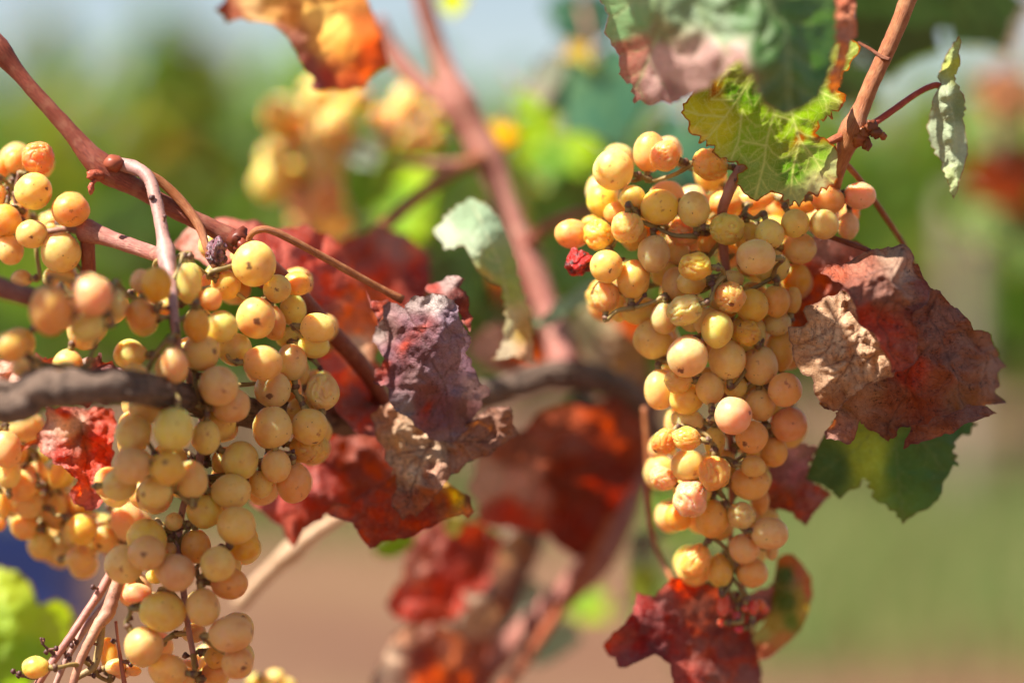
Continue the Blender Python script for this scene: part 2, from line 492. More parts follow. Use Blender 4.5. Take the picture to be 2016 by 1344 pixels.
def idw(ctrl, p):
    c = np.array([(x, y) for x, y, _ in ctrl], float); k = np.array([v for _, _, v in ctrl], float)
    d = ((p[:, None, :] - c[None]) ** 2).sum(2) + 30.0
    w = 1.0 / d ** 2.0
    return (w @ k) / w.sum(1)[:, None]

def sheet(outline, depth, cols, veins=(), h=6.0, teeth=0.0, period=22.0, frac=0.0, wrinkle=0.0, wl=60.0, crumple=0.0,
          roll=0.0, veinw=1.6, seed=1.0, side_veins=0, quilt=0.0):
    """one leaf blade: ragged outline, triangulated, bent by the depth points, wrinkled. Returns arrays."""
    B = ragged(outline, max(2.0, h * 0.6), teeth, period, frac, seed)
    x0, y0 = B.min(0); x1, y1 = B.max(0)
    gx, gy = np.meshgrid(np.arange(x0, x1, h), np.arange(y0, y1, h * 0.87))
    gx[1::2] += h * 0.5
    g = np.stack([gx.ravel(), gy.ravel()], 1)
    g += RNG.uniform(-0.18, 0.18, g.shape) * h
    g = g[inside(B, g)]
    nb = np.roll(B, -1, axis=0)
    ed = seg_dist(g, B[::2], np.roll(B[::2], -1, axis=0))
    g = g[ed > h * 0.55]
    pts = np.vstack([B, g])
    n = len(B)
    r = delaunay_2d_cdt([Vector(q) for q in pts], [(i, (i + 1) % n) for i in range(n)], [], 1, 1e-4)
    P = np.array([(v.x, v.y) for v in r[0]]); F = [tuple(f) for f in r[2]]
    edge = seg_dist(P, B[::2], np.roll(B[::2], -1, axis=0))
    vl = [np.array(v, float) for v in veins]
    if side_veins:
        extra = []
        for v in vl:
            L = 0.0
            for a, b in zip(v[:-1], v[1:]):
                d = b - a; l = np.hypot(*d)
                k = 0
                while L < l:
                    q = a + d * (L / l)
                    sgn = 1 if (len(extra) % 2) else -1
                    ang = math.atan2(d[1], d[0]) + sgn * 0.85
                    e = q + side_veins * np.array((math.cos(ang), math.sin(ang)))
                    m_ = (q + e) / 2 + 0.08 * side_veins * np.array((math.cos(ang - sgn * 1.5), math.sin(ang - sgn * 1.5)))
                    extra.append(np.array([q, m_, e])); L += side_veins * 0.42
                L -= l
        vf = np.zeros(len(P))
        for e in extra:
            vf = np.maximum(vf, 0.7 * np.exp(-(seg_dist(P, e[:-1], e[1:]) / (veinw * 0.7)) ** 2))
    else:
        vf = np.zeros(len(P))
    for v in vl:
        vf = np.maximum(vf, np.exp(-(seg_dist(P, v[:-1], v[1:]) / veinw) ** 2))
    d = depth(P) if callable(depth) else tps(depth, P)
    z3 = np.stack([P[:, 0] / wl, P[:, 1] / wl, np.full(len(P), seed * 7.7)], 1)
    if wrinkle: d = d + wrinkle * fbm(z3, 4)
    if crumple:
        cr = 0
        for k, (a, w) in enumerate(((1.0, 0.6), (0.42, 1.4), (0.13, 3.2))):
            cr = cr + a * np.abs(noise3(z3 * w + 31.7 * k))
        d = d + crumple * (cr - 0.5)
    if quilt and vl:
        allv = vl + (extra if side_veins else [])
        dv = np.min([seg_dist(P, v[:-1], v[1:]) for v in allv], axis=0)
        d = d - quilt * (1 - np.exp(-(dv / 13.0) ** 1.3)) + 0.25 * quilt * noise3(z3 * 1.2 + 4.0)
    d = d - 0.0003 * vf
    if roll:
        d = d + roll * np.exp(-edge / 14.0) * (0.4 + noise3(z3 * 0.8 + 9.0))
    lat = 0.0
    if crumple:
        lat = crumple / (KPX * 0.95) * 0.45
        P2 = P + np.stack([noise3(z3 * 1.3 + 3.0), noise3(z3 * 1.3 + 8.0)], 1) * lat
    else:
        P2 = P
    V = at(P2[:, 0], P2[:, 1], d)
    C = idw(cols, P) if isinstance(cols, list) else np.tile(np.array(cols), (len(P), 1))
    mm = KPX * np.mean(d) * 1000
    return dict(V=V, F=F, uv=P * mm + seed * 40.0, vein=vf, edge=edge * mm, C=np.clip(C, 0.004, 0.9))

def leaf(name, sheets, mat, parent, label=None):
    """joins the blades of one leaf (folds and flaps of the same leaf) into one mesh"""
    off = 0; V = []; F = []; UVs = []; ve = []; ed = []; C = []
    for s in sheets:
        V.append(s['V']); F += [tuple(i + off for i in f) for f in s['F']]; off += len(s['V'])
        UVs.append(s['uv']); ve.append(s['vein']); ed.append(s['edge']); C.append(s['C'])
    V = np.concatenate(V); UVs = np.concatenate(UVs); ve = np.concatenate(ve); ed = np.concatenate(ed); C = np.concatenate(C)
    if mat == 'red' and parent is vine: C = np.clip(C * np.array((1.3, 1.3, 1.15)), 0, .9)
    if mat == 'dry': C = np.clip(C * np.array((1.12, 1.0, .74)), 0, .9)
    o = V.mean(0)
    me = bpy.data.meshes.new(name)
    me.from_pydata((V - o).tolist(), [], F)
    li = np.zeros(len(me.loops), dtype=np.int32); me.loops.foreach_get('vertex_index', li)
    me.uv_layers.new(name='UVMap').data.foreach_set('uv', UVs[li].ravel())
    me.color_attributes.new('Col', 'FLOAT_COLOR', 'POINT').data.foreach_set('color', np.hstack([C, np.ones((len(C), 1))]).ravel())
    me.attributes.new('vein', 'FLOAT', 'POINT').data.foreach_set('value', ve)
    me.attributes.new('edge', 'FLOAT', 'POINT').data.foreach_set('value', ed)
    me.polygons.foreach_set('use_smooth', [True] * len(me.polygons))
    me.materials.append(MAT[mat])
    return link(name, me, parent, o, label)

def z(ox, oy, s, pts):
    """crop coordinates -> photo coordinates"""
    return [(ox + p[0] / s, oy + p[1] / s, *p[2:]) for p in pts]

HALF = [(0.03, 0.02), (0.14, -0.22), (0.40, -0.27), (0.50, -0.05), (0.80, 0.02), (0.88, 0.30), (0.60, 0.42), (0.70, 0.68), (0.42, 0.82), (0.28, 0.92), (0.0, 1.22)]
GRAPE_LEAF = np.array(HALF + [(-x, y) for x, y in HALF[-2::-1]]) - np.array((0, 0.42))
LEAF_VEINS = [[(0, -.42), (0, .75)], [(0, -.42), (.62, -.12)], [(0, -.42), (-.62, -.12)], [(0, -.42), (.5, .2)], [(0, -.42), (-.5, .2)]]
def whole_leaf(cx, cy, size, dist, rot, tx, ty, cols, mat, parent, label=None, cup=0.010, h=None, seed=1.0, squash=1.0):
    """a complete five-lobed vine leaf; rot turns it, tx/ty tip it away (metres per leaf width), cup bends it"""
    c, s = math.cos(math.radians(rot)), math.sin(math.radians(rot))
    R = np.array(((c, s), (-s, c))); S = size * 0.55
    O = (GRAPE_LEAF * np.array((squash, 1)) * S) @ R + (cx, cy)
    veins = [((np.array(v) * np.array((squash, 1)) * S) @ R + (cx, cy)).tolist() for v in LEAF_VEINS]
    def dep(P):
        q = (P - (cx, cy)) / S
        rr = (q ** 2).sum(1)
        return dist + tx * q[:, 0] + ty * q[:, 1] + cup * rr + 0.3 * cup * np.abs(noise3(np.stack([q[:, 0] * 2, q[:, 1] * 2, np.full(len(q), seed)], 1)))
    if isinstance(cols, list):
        cols = [(*(np.array((x * squash, y)) * S @ R + (cx, cy)), k) for x, y, k in cols]
    sh = sheet(O.tolist(), dep, cols, veins, h=h or max(7.0, size / 22), teeth=size * 0.045, period=size * 0.11, wrinkle=0.002, wl=size * 0.3, veinw=size * 0.012, seed=seed)
    lf = leaf('leaf', [sh], mat, parent, label)
    q = np.array([(0, -.42), (.02, -.62), (.10, -.95), (.12, -1.25)]) * S @ R + (cx, cy)
    dd = dep(np.array([(0, -.42)]) * S @ R + (cx, cy))[0] + np.array((0, .002, .012, .03))
    w = max(2.6, size * .022)
    b = MB(); b.tube(at(q[:, 0], q[:, 1], dd), np.array((.8, .8, .9, 1.2)) * w * KPX * dist, 8, .006)
    b.build('petiole', MAT['pink_cane'], lf)
    return lf

# ------------------------------------------------------------------ the setting: soil, weeds, vine rows behind
def ground():
    m, n = new_mat('vineyard_soil')
    v = n.objvec()
    c = n.mix(n.ramp(n.noise(v, 0.9, 5.0), 0.35, 0.7), (0.115, 0.048, 0.023), (0.15, 0.08, 0.036))
    c = n.mix(n.ramp(n.noise(v, 6.0, 5.0), 0.5, 0.75, 0.0, 0.6), c, (0.17, 0.08, 0.05))
    c = n.mix(n.ramp(n.noise(v, 0.35, 3.0), 0.55, 0.7, 0.0, 0.7), c, (0.22, 0.19, 0.07))
    n.out(n.principled(Base_Color=c, Roughness=0.95, Normal=n.bump(n.noise(v, 14.0, 6.0), 0.8, 0.03)))
    xs = np.concatenate([np.linspace(-900, -14, 12), np.linspace(-12, 12, 61), np.linspace(14, 900, 12)])
    ys = np.concatenate([np.linspace(-30, -2, 6), np.linspace(-1.5, 24, 80), np.linspace(26, 2000, 20)])
    X, Y = np.meshgrid(xs, ys)
    p = np.stack([X.ravel() * 1.1, Y.ravel() * 1.1, np.zeros(X.size)], 1)
    Z = np.where((np.abs(X.ravel()) < 13) & (Y.ravel() < 25), 0.05 * fbm(p, 4), 0.0)
    nx = len(xs)
    F = [(j * nx + i, j * nx + i + 1, (j + 1) * nx + i + 1, (j + 1) * nx + i) for j in range(len(ys) - 1) for i in range(nx - 1)]
    me = bpy.data.meshes.new('ground')
    me.from_pydata(np.stack([X.ravel(), Y.ravel(), Z], 1).tolist(), [], F)
    me.materials.append(m)
    o = bpy.data.objects.new('ground', me); COL.objects.link(o)
    tag(o, 'reddish brown vineyard soil between the rows', kind='structure')

def foliage_material(name, ramp_cols, trans=0.5, tval=2.5):
    m, n = new_mat(name)
    g = n.node('ShaderNodeNewGeometry')
    r = n.node('ShaderNodeValToRGB'); n.put(r.inputs[0], g.outputs['Random Per Island'])
    el = r.color_ramp.elements
    el[0].position = ramp_cols[0][0]; el[0].color = (*ramp_cols[0][1], 1)
    el[1].position = ramp_cols[1][0]; el[1].color = (*ramp_cols[1][1], 1)
    for p, c in ramp_cols[2:]:
        e = el.new(p); e.color = (*c, 1)
    c = r.outputs[0]
    p = n.principled(Base_Color=c, Roughness=0.5, Specular_IOR_Level=0.3)
    t = n.node('ShaderNodeBsdfTranslucent'); n.put(t.inputs[0], n.hsv(c, 0.49, 1.15, tval))
    mx = n.node('ShaderNodeMixShader'); mx.inputs[0].default_value = trans
    n.nt.links.new(p, mx.inputs[1]); n.nt.links.new(t.outputs[0], mx.inputs[2]); n.out(mx.outputs[0])
    return m

FOL = foliage_material('far_vine_foliage', [(0.0, (0.10, 0.19, 0.035)), (1.0, (0.28, 0.25, 0.06)), (0.5, (0.13, 0.23, 0.04)), (0.8, (0.18, 0.26, 0.055)), (0.93, (0.25, 0.10, 0.03))])
FOLD = foliage_material('far_rusty_foliage', [(0.0, (0.05, 0.09, 0.03)), (1.0, (0.22, 0.08, 0.04)), (0.45, (0.08, 0.11, 0.03)), (0.7, (0.20, 0.09, 0.05))])
GRASS = foliage_material('dry_green_grass', [(0.0, (0.11, 0.18, 0.05)), (1.0, (0.34, 0.28, 0.13)), (0.55, (0.17, 0.23, 0.07))], trans=0.3, tval=1.6)

LEAF6 = np.array([(0, -.5, 0), (.45, -.35, .06), (.5, .1, .1), (0, .6, 0), (-.5, .1, .1), (-.45, -.35, .06)])
def leaf_cloud(name, centres, sizes, mat):
    V = []; F = []
    for i, (c, s) in enumerate(zip(centres, sizes)):
        q = RNG.normal(size=4); q /= np.linalg.norm(q)
        a, b, cc, d = q
        R = np.array(((1-2*(cc*cc+d*d), 2*(b*cc-a*d), 2*(b*d+a*cc)), (2*(b*cc+a*d), 1-2*(b*b+d*d), 2*(cc*d-a*b)), (2*(b*d-a*cc), 2*(cc*d+a*b), 1-2*(b*b+cc*cc))))
        V.append(LEAF6 @ R.T * s + c)
        k = i * 6
        F += [(k, k + 1, k + 2, k + 3), (k, k + 3, k + 4, k + 5)]
    me = bpy.data.meshes.new(name)
    me.from_pydata(np.concatenate(V).tolist(), [], F)
    me.materials.append(mat)
    return me

def crown_points(n, w, dp, z0, z1, seed, shoots=()):
    """points through a trellised canopy: clumped, ragged on top, open below"""
    out = []
    while len(out) < n:
        p = RNG.uniform((-w, -dp, z0), (w, dp, z1), (4000, 3))
        t = (p[:, 2] - z0) / (z1 - z0)
        lim = 1.0 - 0.35 * np.abs(fbm(np.stack([p[:, 0] * 3, p[:, 1] * 2, np.full(len(p), seed)], 1), 2))
        den = fbm(p * 4.0 + seed, 3)
        body = (np.abs(p[:, 1]) / dp) ** 2 + ((t - .5) * 1.7) ** 4 < 1
        keep = (t < lim) & (den > -0.12) & body
        out += p[keep].tolist()
    out = out[:n]
    for (x, zt, k) in shoots:
        zz = RNG.uniform(z1 - 0.3, zt, k)
        out += np.stack([x + RNG.normal(0, .07, k) * (1.15 - (zz - z1 + .3) / (zt - z1 + .3)), RNG.normal(0, .07, k), zz], 1).tolist()
    return np.array(out)

def far_vine_parts(seed, mat, n=620, z0=0.45, z1=1.62, shoots=(), w=0.75):
    pts = crown_points(n, w, 0.34, z0, z1, seed, shoots)
    cm = leaf_cloud('crown', pts, RNG.uniform(0.07, 0.15, len(pts)), mat)
    b = MB()
    b.tube([(0, 0, -.05), (0.02, 0.01, .35), (-0.02, 0, .62)], [.045, .035, .04], 8, .08, lump=.2, seed=seed)
    b.tube([(-0.02, 0, .62), (.3, .02, .70), (.72, 0, .70)], [.03, .022, .012], 8, .08, lump=.2)
    b.tube([(-0.02, 0, .62), (-.3, .0, .70), (-.72, .03, .69)], [.03, .022, .012], 8, .08, lump=.2)
    return cm, b

def far_vine(x, y, seed, label, mat=FOL, group='far vines in the rows behind', **kw):
    q = np.random.default_rng(int(seed * 10))
    kw['shoots'] = list(kw.get('shoots', ())) + [(q.uniform(-.65, .65), kw.get('z1', 1.6) + q.uniform(.02, .22), int(q.integers(18, 50))) for _ in range(5)]
    e = empty('far_grapevine', (x, y, 0), label, 'grapevine', group)
    cm, b = far_vine_parts(seed, mat, **kw)
    o = bpy.data.objects.new('crown', cm); COL.objects.link(o); o.parent = e; o['kind'] = 'stuff'
    t = b.build('trunk', MAT['old'], None, origin=(0, 0, 0)); t.parent = e; t.location = (0, 0, 0)
    return e

ground()

# row across the view, about nine and a half metres off
def gx(px, d): return (px - 1008) * KPX * d
R1 = 9.6
far_vine(gx(-180, R1), R1, 1.3, 'blurred far vine cut by the picture edge behind the smaller upper bunch', z1=1.74)
far_vine(gx(120, R1), R1 + .1, 2.1, 'blurred green far vine behind the long bare reddish cane', z1=1.70)
far_vine(gx(420, R1), R1 - .1, 3.7, 'blurred far vine with a tall shoot rising into the pale sky', z1=1.70, shoots=[(gx(325, R1) - gx(420, R1), 1.95, 300)])
far_vine(gx(760, R1), R1, 4.9, 'blurred green far vine behind the hazy background bunch', z1=1.64)
far_vine(gx(1080, R1), R1 + .1, 5.5, 'blurred green far vine showing between the two main bunches', z1=1.50)
far_vine(gx(1400, R1), R1, 6.4, 'blurred far vine hidden mostly by the golden bunch under the green leaf', z1=1.48)
far_vine(gx(1720, R1), R1 - .1, 7.2, 'blurred pale green far vine below the curled brown leaf', z1=1.50, n=600)
far_vine(gx(2050, R1), R1, 8.8, 'blurred far vine at the edge beyond the folded pale leaf', z1=1.62)
for i, px_ in enumerate((-480, -790, 2350)):
    far_vine(gx(px_, R1), R1, 9.3 + i, ('soft green far vine next along the row past the edge vine', 'soft green far vine two places along past the edge vine', 'soft green far vine at the other end of the row')[i], n=500)
# a second row, a little farther
for i, x in enumerate((-3.1, -1.6, 1.5, 3.0)):
    far_vine(x, 13.5, 20.0 + i * 1.7, ('soft green farthest vine glimpsed past the smaller upper bunch', 'soft green farthest vine behind the one with the tall shoot', 'soft green farthest vine behind the big curled brown leaf', 'soft green farthest vine beyond the weathered post')[i], n=500, z1=1.75, group='farthest vine row')

# grass under and before the row
def grass():
    n = 17000
    x = RNG.uniform(-3.2, 3.2, n); y = RNG.uniform(5.6, 10.5, n)
    keep = (fbm(np.stack([x * 1.3, y * 1.3, np.zeros(n)], 1), 2) > 0.0) & (y > 8.6) | (x > 0.45)
    x, y = x[keep], y[keep]; n = len(x)
    hgt = RNG.uniform(.08, .30, n); a = RNG.uniform(0, 2 * math.pi, n); w = .012
    dx, dy = np.cos(a) * w, np.sin(a) * w
    lx, ly = RNG.normal(0, .07, n), RNG.normal(0, .07, n)
    V = np.stack([np.stack([x - dx, y - dy, np.full(n, -.03)], 1), np.stack([x + dx, y + dy, np.full(n, -.03)], 1), np.stack([x + lx, y + ly, hgt], 1)], 1).reshape(-1, 3)
    me = bpy.data.meshes.new('grass')
    me.from_pydata(V.tolist(), [], [(3 * i, 3 * i + 1, 3 * i + 2) for i in range(n)])
    me.materials.append(GRASS)
    o = bpy.data.objects.new('grass', me); COL.objects.link(o)
    tag(o, 'pale green weeds growing along the far vine row', kind='stuff')
grass()

# weathered trellis post and the dark blue thing, both far out of focus
def post():
    m, n = new_mat('weathered_post_wood')
    v = n.objvec()
    c = n.mix(n.noise(v, 9.0, 4.0), (0.26, 0.20, 0.15), (0.36, 0.29, 0.22))
    n.out(n.principled(Base_Color=c, Roughness=0.85, Normal=n.bump(n.noise(v, 30.0, 4.0), 0.5, 0.004)))
    d = 8.9
    b = MB(); x = gx(1895, d)
    b.tube([(x, d, -.1), (x + .004, d, .5), (x + .012, d, 1.22)], [.052, .05, .048], 14, .1, lump=.05)
    o = b.build('trellis_post', m, None, origin=(x, d, 0))
    tag(o, 'pale blurred wooden trellis post rising past the curled brown leaf', 'post')
    m2, n2 = new_mat('blue_crate_plastic')
    n2.out(n2.principled(Base_Color=(0.012, 0.03, 0.14), Roughness=0.4))
    d = 6.4
    c = at(20, 1085, d)
    e = empty('harvest_crate', (c[0] - .05, d, 0.0), 'dark blue blurred crate beyond the bright green leaf', 'crate')
    bm = bmesh.new()
    def box(x0, x1, y0, y1, z0, z1):
        vs = [bm.verts.new(p) for p in ((x0,y0,z0),(x1,y0,z0),(x1,y1,z0),(x0,y1,z0),(x0,y0,z1),(x1,y0,z1),(x1,y1,z1),(x0,y1,z1))]
        for f in ((0,3,2,1),(4,5,6,7),(0,1,5,4),(1,2,6,5),(2,3,7,6),(3,0,4,7)): bm.faces.new([vs[i] for i in f])
    top = c[2] + .09
    box(-.25,.25,-.2,.2,.0,.03)
    for (x0,x1,y0,y1) in ((-.25,.25,-.2,-.18),(-.25,.25,.18,.2),(-.25,-.23,-.178,.178),(.23,.25,-.178,.178)): box(x0,x1,y0,y1,.032,top-.06)
    me = bpy.data.meshes.new('crate_body'); bm.to_mesh(me); bm.free(); me.materials.append(m2)
    o = bpy.data.objects.new('crate_body', me); COL.objects.link(o); o.parent = e
    bm = bmesh.new()
    for (x0,x1,y0,y1) in ((-.27,.27,-.22,-.2),(-.27,.27,.2,.22),(-.27,-.25,-.198,.198),(.25,.27,-.198,.198)): box(x0,x1,y0,y1,top-.062,top)
    me = bpy.data.meshes.new('crate_rim'); bm.to_mesh(me); bm.free(); me.materials.append(m2)
    o = bpy.data.objects.new('crate_rim', me); COL.objects.link(o); o.parent = e
post()

# ------------------------------------------------------------------ grapes
def berry_mesh(kind, seed):
    seg, ring = (40, 28) if kind == 's' else (72, 48)
    if kind == 'R': seg, ring = 64, 44
    V = [(0, 0, 1.0)]
    for i in range(1, ring):
        th = math.pi * i / ring
        for k in range(seg):
            ph = 2 * math.pi * k / seg
            V.append((math.sin(th) * math.cos(ph), math.sin(th) * math.sin(ph), math.cos(th)))
    V.append((0, 0, -1.0))
    V = np.array(V); F = []
    for k in range(seg): F.append((0, 1 + k, 1 + (k + 1) % seg))
    for i in range(ring - 2):
        for k in range(seg):
            a = 1 + i * seg
            F.append((a + k, a + seg + k, a + seg + (k + 1) % seg, a + (k + 1) % seg))
    a = 1 + (ring - 2) * seg; b = len(V) - 1
    for k in range(seg): F.append((a + k, b, a + (k + 1) % seg))
    off = seed * 13.1
    r = 1 + 0.05 * noise3(V * 1.1 + off)
    if kind == 's':
        r += 0.012 * noise3(V * 2.6 + off)
        r -= 0.05 * np.exp(-((1 - V[:, 2]) / 0.02))                  # dimple at the stalk
    elif kind == 'w':
        lon = V * np.array((2.3, 2.3, 0.9)) + off
        cr = np.abs(noise3(lon)); r -= 0.20 * np.exp(-cr / 0.07) * (0.35 + 0.65 * (noise3(V * 1.2 + off + 5) > -.15))
        cr2 = np.abs(noise3(lon * 2.1 + 40)); r -= 0.045 * np.exp(-cr2 / 0.08)
        r += 0.10 * noise3(V * 1.5 + off + 9)
    elif kind == 'R':
        cr = np.abs(noise3(V * 1.35 + off)); r -= 0.38 * np.exp(-cr / 0.14)
        cr2 = np.abs(noise3(V * 3.0 + off)); r -= 0.06 * np.exp(-cr2 / 0.12)
        r += 0.18 * noise3(V * 1.3 + off)
    V = V * r[:, None]
    me = bpy.data.meshes.new('grape')
    me.from_pydata(V.tolist(), [], F)
    me.polygons.foreach_set('use_smooth', [True] * len(me.polygons))
    me.materials.append(MAT['raisin'] if kind == 'R' else MAT['berry'])
    return me
BERRY = {'s': [berry_mesh('s', i) for i in range(7)], 'w': [berry_mesh('w', 20 + i) for i in range(7)], 'R': [berry_mesh('R', 40 + i) for i in range(4)]}

TONE = {'o': (0.94, 0.45, 0.09), 'y': (0.94, 0.62, 0.15), 'g': (0.86, 0.60, 0.22), 'p': (0.92, 0.50, 0.22), 'n': (0.93, 0.56, 0.16), 'q': (0.85, 0.06, 0.07)}  # yellow, orange and green tones also carry sunlit and shaded looks

def read(ox, oy, s, text):
    out = []
    for ln in text.strip().splitlines():
        t = ln.split()
        x, y, rx, ry, lay = map(float, t[:5])
        fl = t[5] if len(t) > 5 else ''
        ang = float(t[6]) if len(t) > 6 else None
        out.append([ox + x / s, oy + y / s, rx / s, ry / s, lay, fl, ang])
    return out

def bunch(name, label, cat, group, berries, base, rachis, layer=0.0105, stem_col=(.34, .17, .11), filler=0, fill_back=(0.016, 0.036), stem_r=1.3, names=None, seed=1):
    rng = np.random.default_rng(seed)
    B = berries
    px = np.array([b[0] for b in B]); py = np.array([b[1] for b in B])
    rp = np.array([0.5 * (b[2] + b[3]) for b in B]); lay = np.array([b[4] for b in B])
    d = np.array([base(x, y) for x, y in zip(px, py)]) + lay * layer
    # slide overlapping berries apart along the line of sight until they only just touch
    for it in range(80):
        C = at(px, py, d); R = rp * KPX * d
        D = np.linalg.norm(C[:, None] - C[None], axis=2)
        need = 0.93 * (R[:, None] + R[None])
        I, J = np.where(np.triu(D < need, 1))
        if len(I) == 0: break
        mv = np.zeros(len(d))
        for i, j in zip(I, J):
            lat2 = D[i, j] ** 2 - (d[i] - d[j]) ** 2
            want = math.sqrt(max(need[i, j] ** 2 - max(lat2, 0), 0))
            a, b_ = (i, j) if (lay[i], d[i]) <= (lay[j], d[j]) else (j, i)   # a is in front
            gap = want - (d[b_] - d[a])
            mv[a] -= 0.22 * gap; mv[b_] += 0.30 * gap
        d = d + np.clip(mv, -0.004, 0.004)
    # the far side of the bunch
    fx = []
    tries = 0
    while len(fx) < filler and tries < filler * 120:
        tries += 1
        k = rng.integers(len(B))
        if rp[k] < 20: continue
        x = px[k] + rng.normal(0, 16); y = py[k] + rng.normal(0, 16); r = rng.uniform(28, 37)
        near = np.hypot(px - x, py - y)
        if any(('R' in b[5] or 'q' in b[5]) and n_ < 75 for b, n_ in zip(B, near)): continue
        if (near < 40).sum() < 1: continue
        if not (((np.hypot(px - x, py - y) + r * .8) < rp + 14).any()): continue
        dd = d[k] + rng.uniform(*fill_back)
        c = at(x, y, dd); R = r * KPX * dd
        allp = at(np.concatenate([px, [q[0] for q in fx]]), np.concatenate([py, [q[1] for q in fx]]), np.concatenate([d, [q[7] for q in fx]]))
        allr = np.concatenate([rp * KPX * d, [q[8] for q in fx]])
        if (np.linalg.norm(allp - c, axis=1) < 0.92 * (allr + R)).any(): continue
        fx.append([x, y, r, r * rng.uniform(.95, 1.1), 4, rng.choice(['', 'g', 'y', 'w', '']), None, dd, R])
    allb = [b + [dd, 0] for b, dd in zip(B, d)] + fx
    rs, rr = path(rachis)
    rs, rr = resample(rs, rr, len(rs) * 7)
    e = empty(name, rs[0], label, cat, group)
    st = MB(); st.tube(rs, rr, 12, col=stem_col, lump=.12, seed=seed, smooth=False)
    nodes = [(p, r) for p, r in zip(rs[6:], rr[6:])]
    order = sorted(range(len(allb)), key=lambda i: np.min(np.linalg.norm(np.array([q[0] for q in nodes]) - at(allb[i][0], allb[i][1], allb[i][7]), axis=1)))
    for i in order:
        x, y, rx, ry, la, fl, ang, dd, _ = allb[i]
        c = at(x, y, dd); k = KPX * dd
        NP = np.array([q[0] for q in nodes])
        dist = np.linalg.norm(NP - c, axis=1) + 0.35 * np.maximum(0, c[2] - NP[:, 2] + 0.004) * 0
        # come off a stalk point that is above or level with the berry when there is one
        pen = dist + np.maximum(0, (c[2] - NP[:, 2])) * 0.5
        j = int(np.argmin(pen)); a = NP[j]
        to = a - c; to /= np.linalg.norm(to) + 1e-9
        # berry axes: long axis as measured in the photograph, stalk end towards the stem
        kind = 'R' if ('R' in fl or 'P' in fl) else ('w' if ('w' in fl or 'd' in fl) else 's')
        if 'c' in fl:
            zax = FWD * 1.0 + RIGHT * rng.uniform(-.25, .25) + UP * rng.uniform(-.1, .35); sc = (rx, ry, .5 * (rx + ry)); hint = RIGHT
        else:
            if ang is not None:
                zax = math.cos(math.radians(ang)) * RIGHT + math.sin(math.radians(ang)) * UP; lng = max(rx, ry); sh = min(rx, ry)
            elif rx > ry * 1.07: zax = RIGHT + UP * rng.uniform(-.15, .15); lng, sh = rx, ry
            elif ry > rx * 1.07: zax = UP + RIGHT * rng.uniform(-.15, .15); lng, sh = ry, rx
            else: zax = to + rng.normal(0, .25, 3); lng, sh = ry, rx
            if zax @ to < 0: zax = -zax
            if abs(rx / ry - 1) > .07 or ang is not None: zax = zax / np.linalg.norm(zax) + FWD * rng.uniform(-.3, .3)
            sc = (sh, sh, lng); hint = FWD
        zax = zax / np.linalg.norm(zax)
        xax = hint - zax * (hint @ zax); xax /= np.linalg.norm(xax) + 1e-9
        yax = np.cross(zax, xax)
        M = Matrix(((xax[0], yax[0], zax[0]), (xax[1], yax[1], zax[1]), (xax[2], yax[2], zax[2])))
        o = link('grape', BERRY[kind][rng.integers(len(BERRY[kind]))], e, c)
        if 'c' not in fl:
            M = M @ Matrix.Rotation(rng.uniform(0, 6.28), 3, 'Z')
        o.rotation_euler = M.to_euler(); o.scale = [s_ * k for s_ in sc]
        if 'R' in fl: colr = (0.60, 0.025, 0.02)
        elif 'P' in fl: colr = (0.22, 0.10, 0.13)
        else:
            t = next((TONE[f] for f in fl if f in TONE), None)
            t = np.array(t if t else TONE['n'])
            t = t * (1 + rng.normal(0, .05)) + np.array((0, rng.normal(0, .045), rng.normal(0, .025)))
            colr = np.clip(t, .02, .93)
        o.color = (*colr, 1)
        nm = fl.split(':')[1] if ':' in fl else None
        if kind == 'R': o['label'] = 'shrivelled dark red berry' if 'R' in fl else 'shrivelled purple raisin'
        elif 'q' in fl: o['label'] = 'tiny bright red undeveloped berry'
        elif 'd' in fl: o['label'] = 'wrinkled orange berry with deep creases'
        elif 'c' in fl: o['label'] = 'round berry with a dark star scar facing out'
        # stalklet
        p1 = c + zax * sc[2] * k * 0.93
        p2 = c + zax * (sc[2] * k + 0.0035)
        mid = 0.5 * (a + p2) + rng.normal(0, .0012, 3)
        base_r = 0.00085 if kind != 'R' else .0006
        green = rng.uniform(.7, 1.25)
        colst = (.30 * green, .215 * green, .07 * green)
        if np.linalg.norm(a - c) > 0.3 * sc[2] * k:
            ps, rs2 = resample(np.array([a, mid, p2, p1]), np.array([base_r * 1.5, base_r, base_r * 1.1, base_r * 1.6]), 11)
            st.tube(ps, rs2, 7, col=colst, smooth=False)
            st.lump(p2 - zax * .0012, .0016, col=(.17, .085, .045), seed=i, amp=.35, seg=7)
            nodes.append((ps[4], base_r)); nodes.append((ps[6], base_r))
    # dead stalklets without berries
    for i in range(int(len(allb) * 0.18)):
        a = nodes[rng.integers(len(nodes))][0]; v = rng.normal(size=3); v /= np.linalg.norm(v)
        p = a + v * rng.uniform(.003, .007)
        st.tube(np.array([a, .5 * (a + p) + rng.normal(0, .0006, 3), p]), [.0006, .0005, .0005], 6, .002, col=(.17, .08, .05))
        st.lump(p, rng.uniform(.0008, .0014), col=(.11, .045, .04), seed=i * 3.3, amp=.4, seg=6)
    st.build('stem', MAT['stem'], e)
    return e

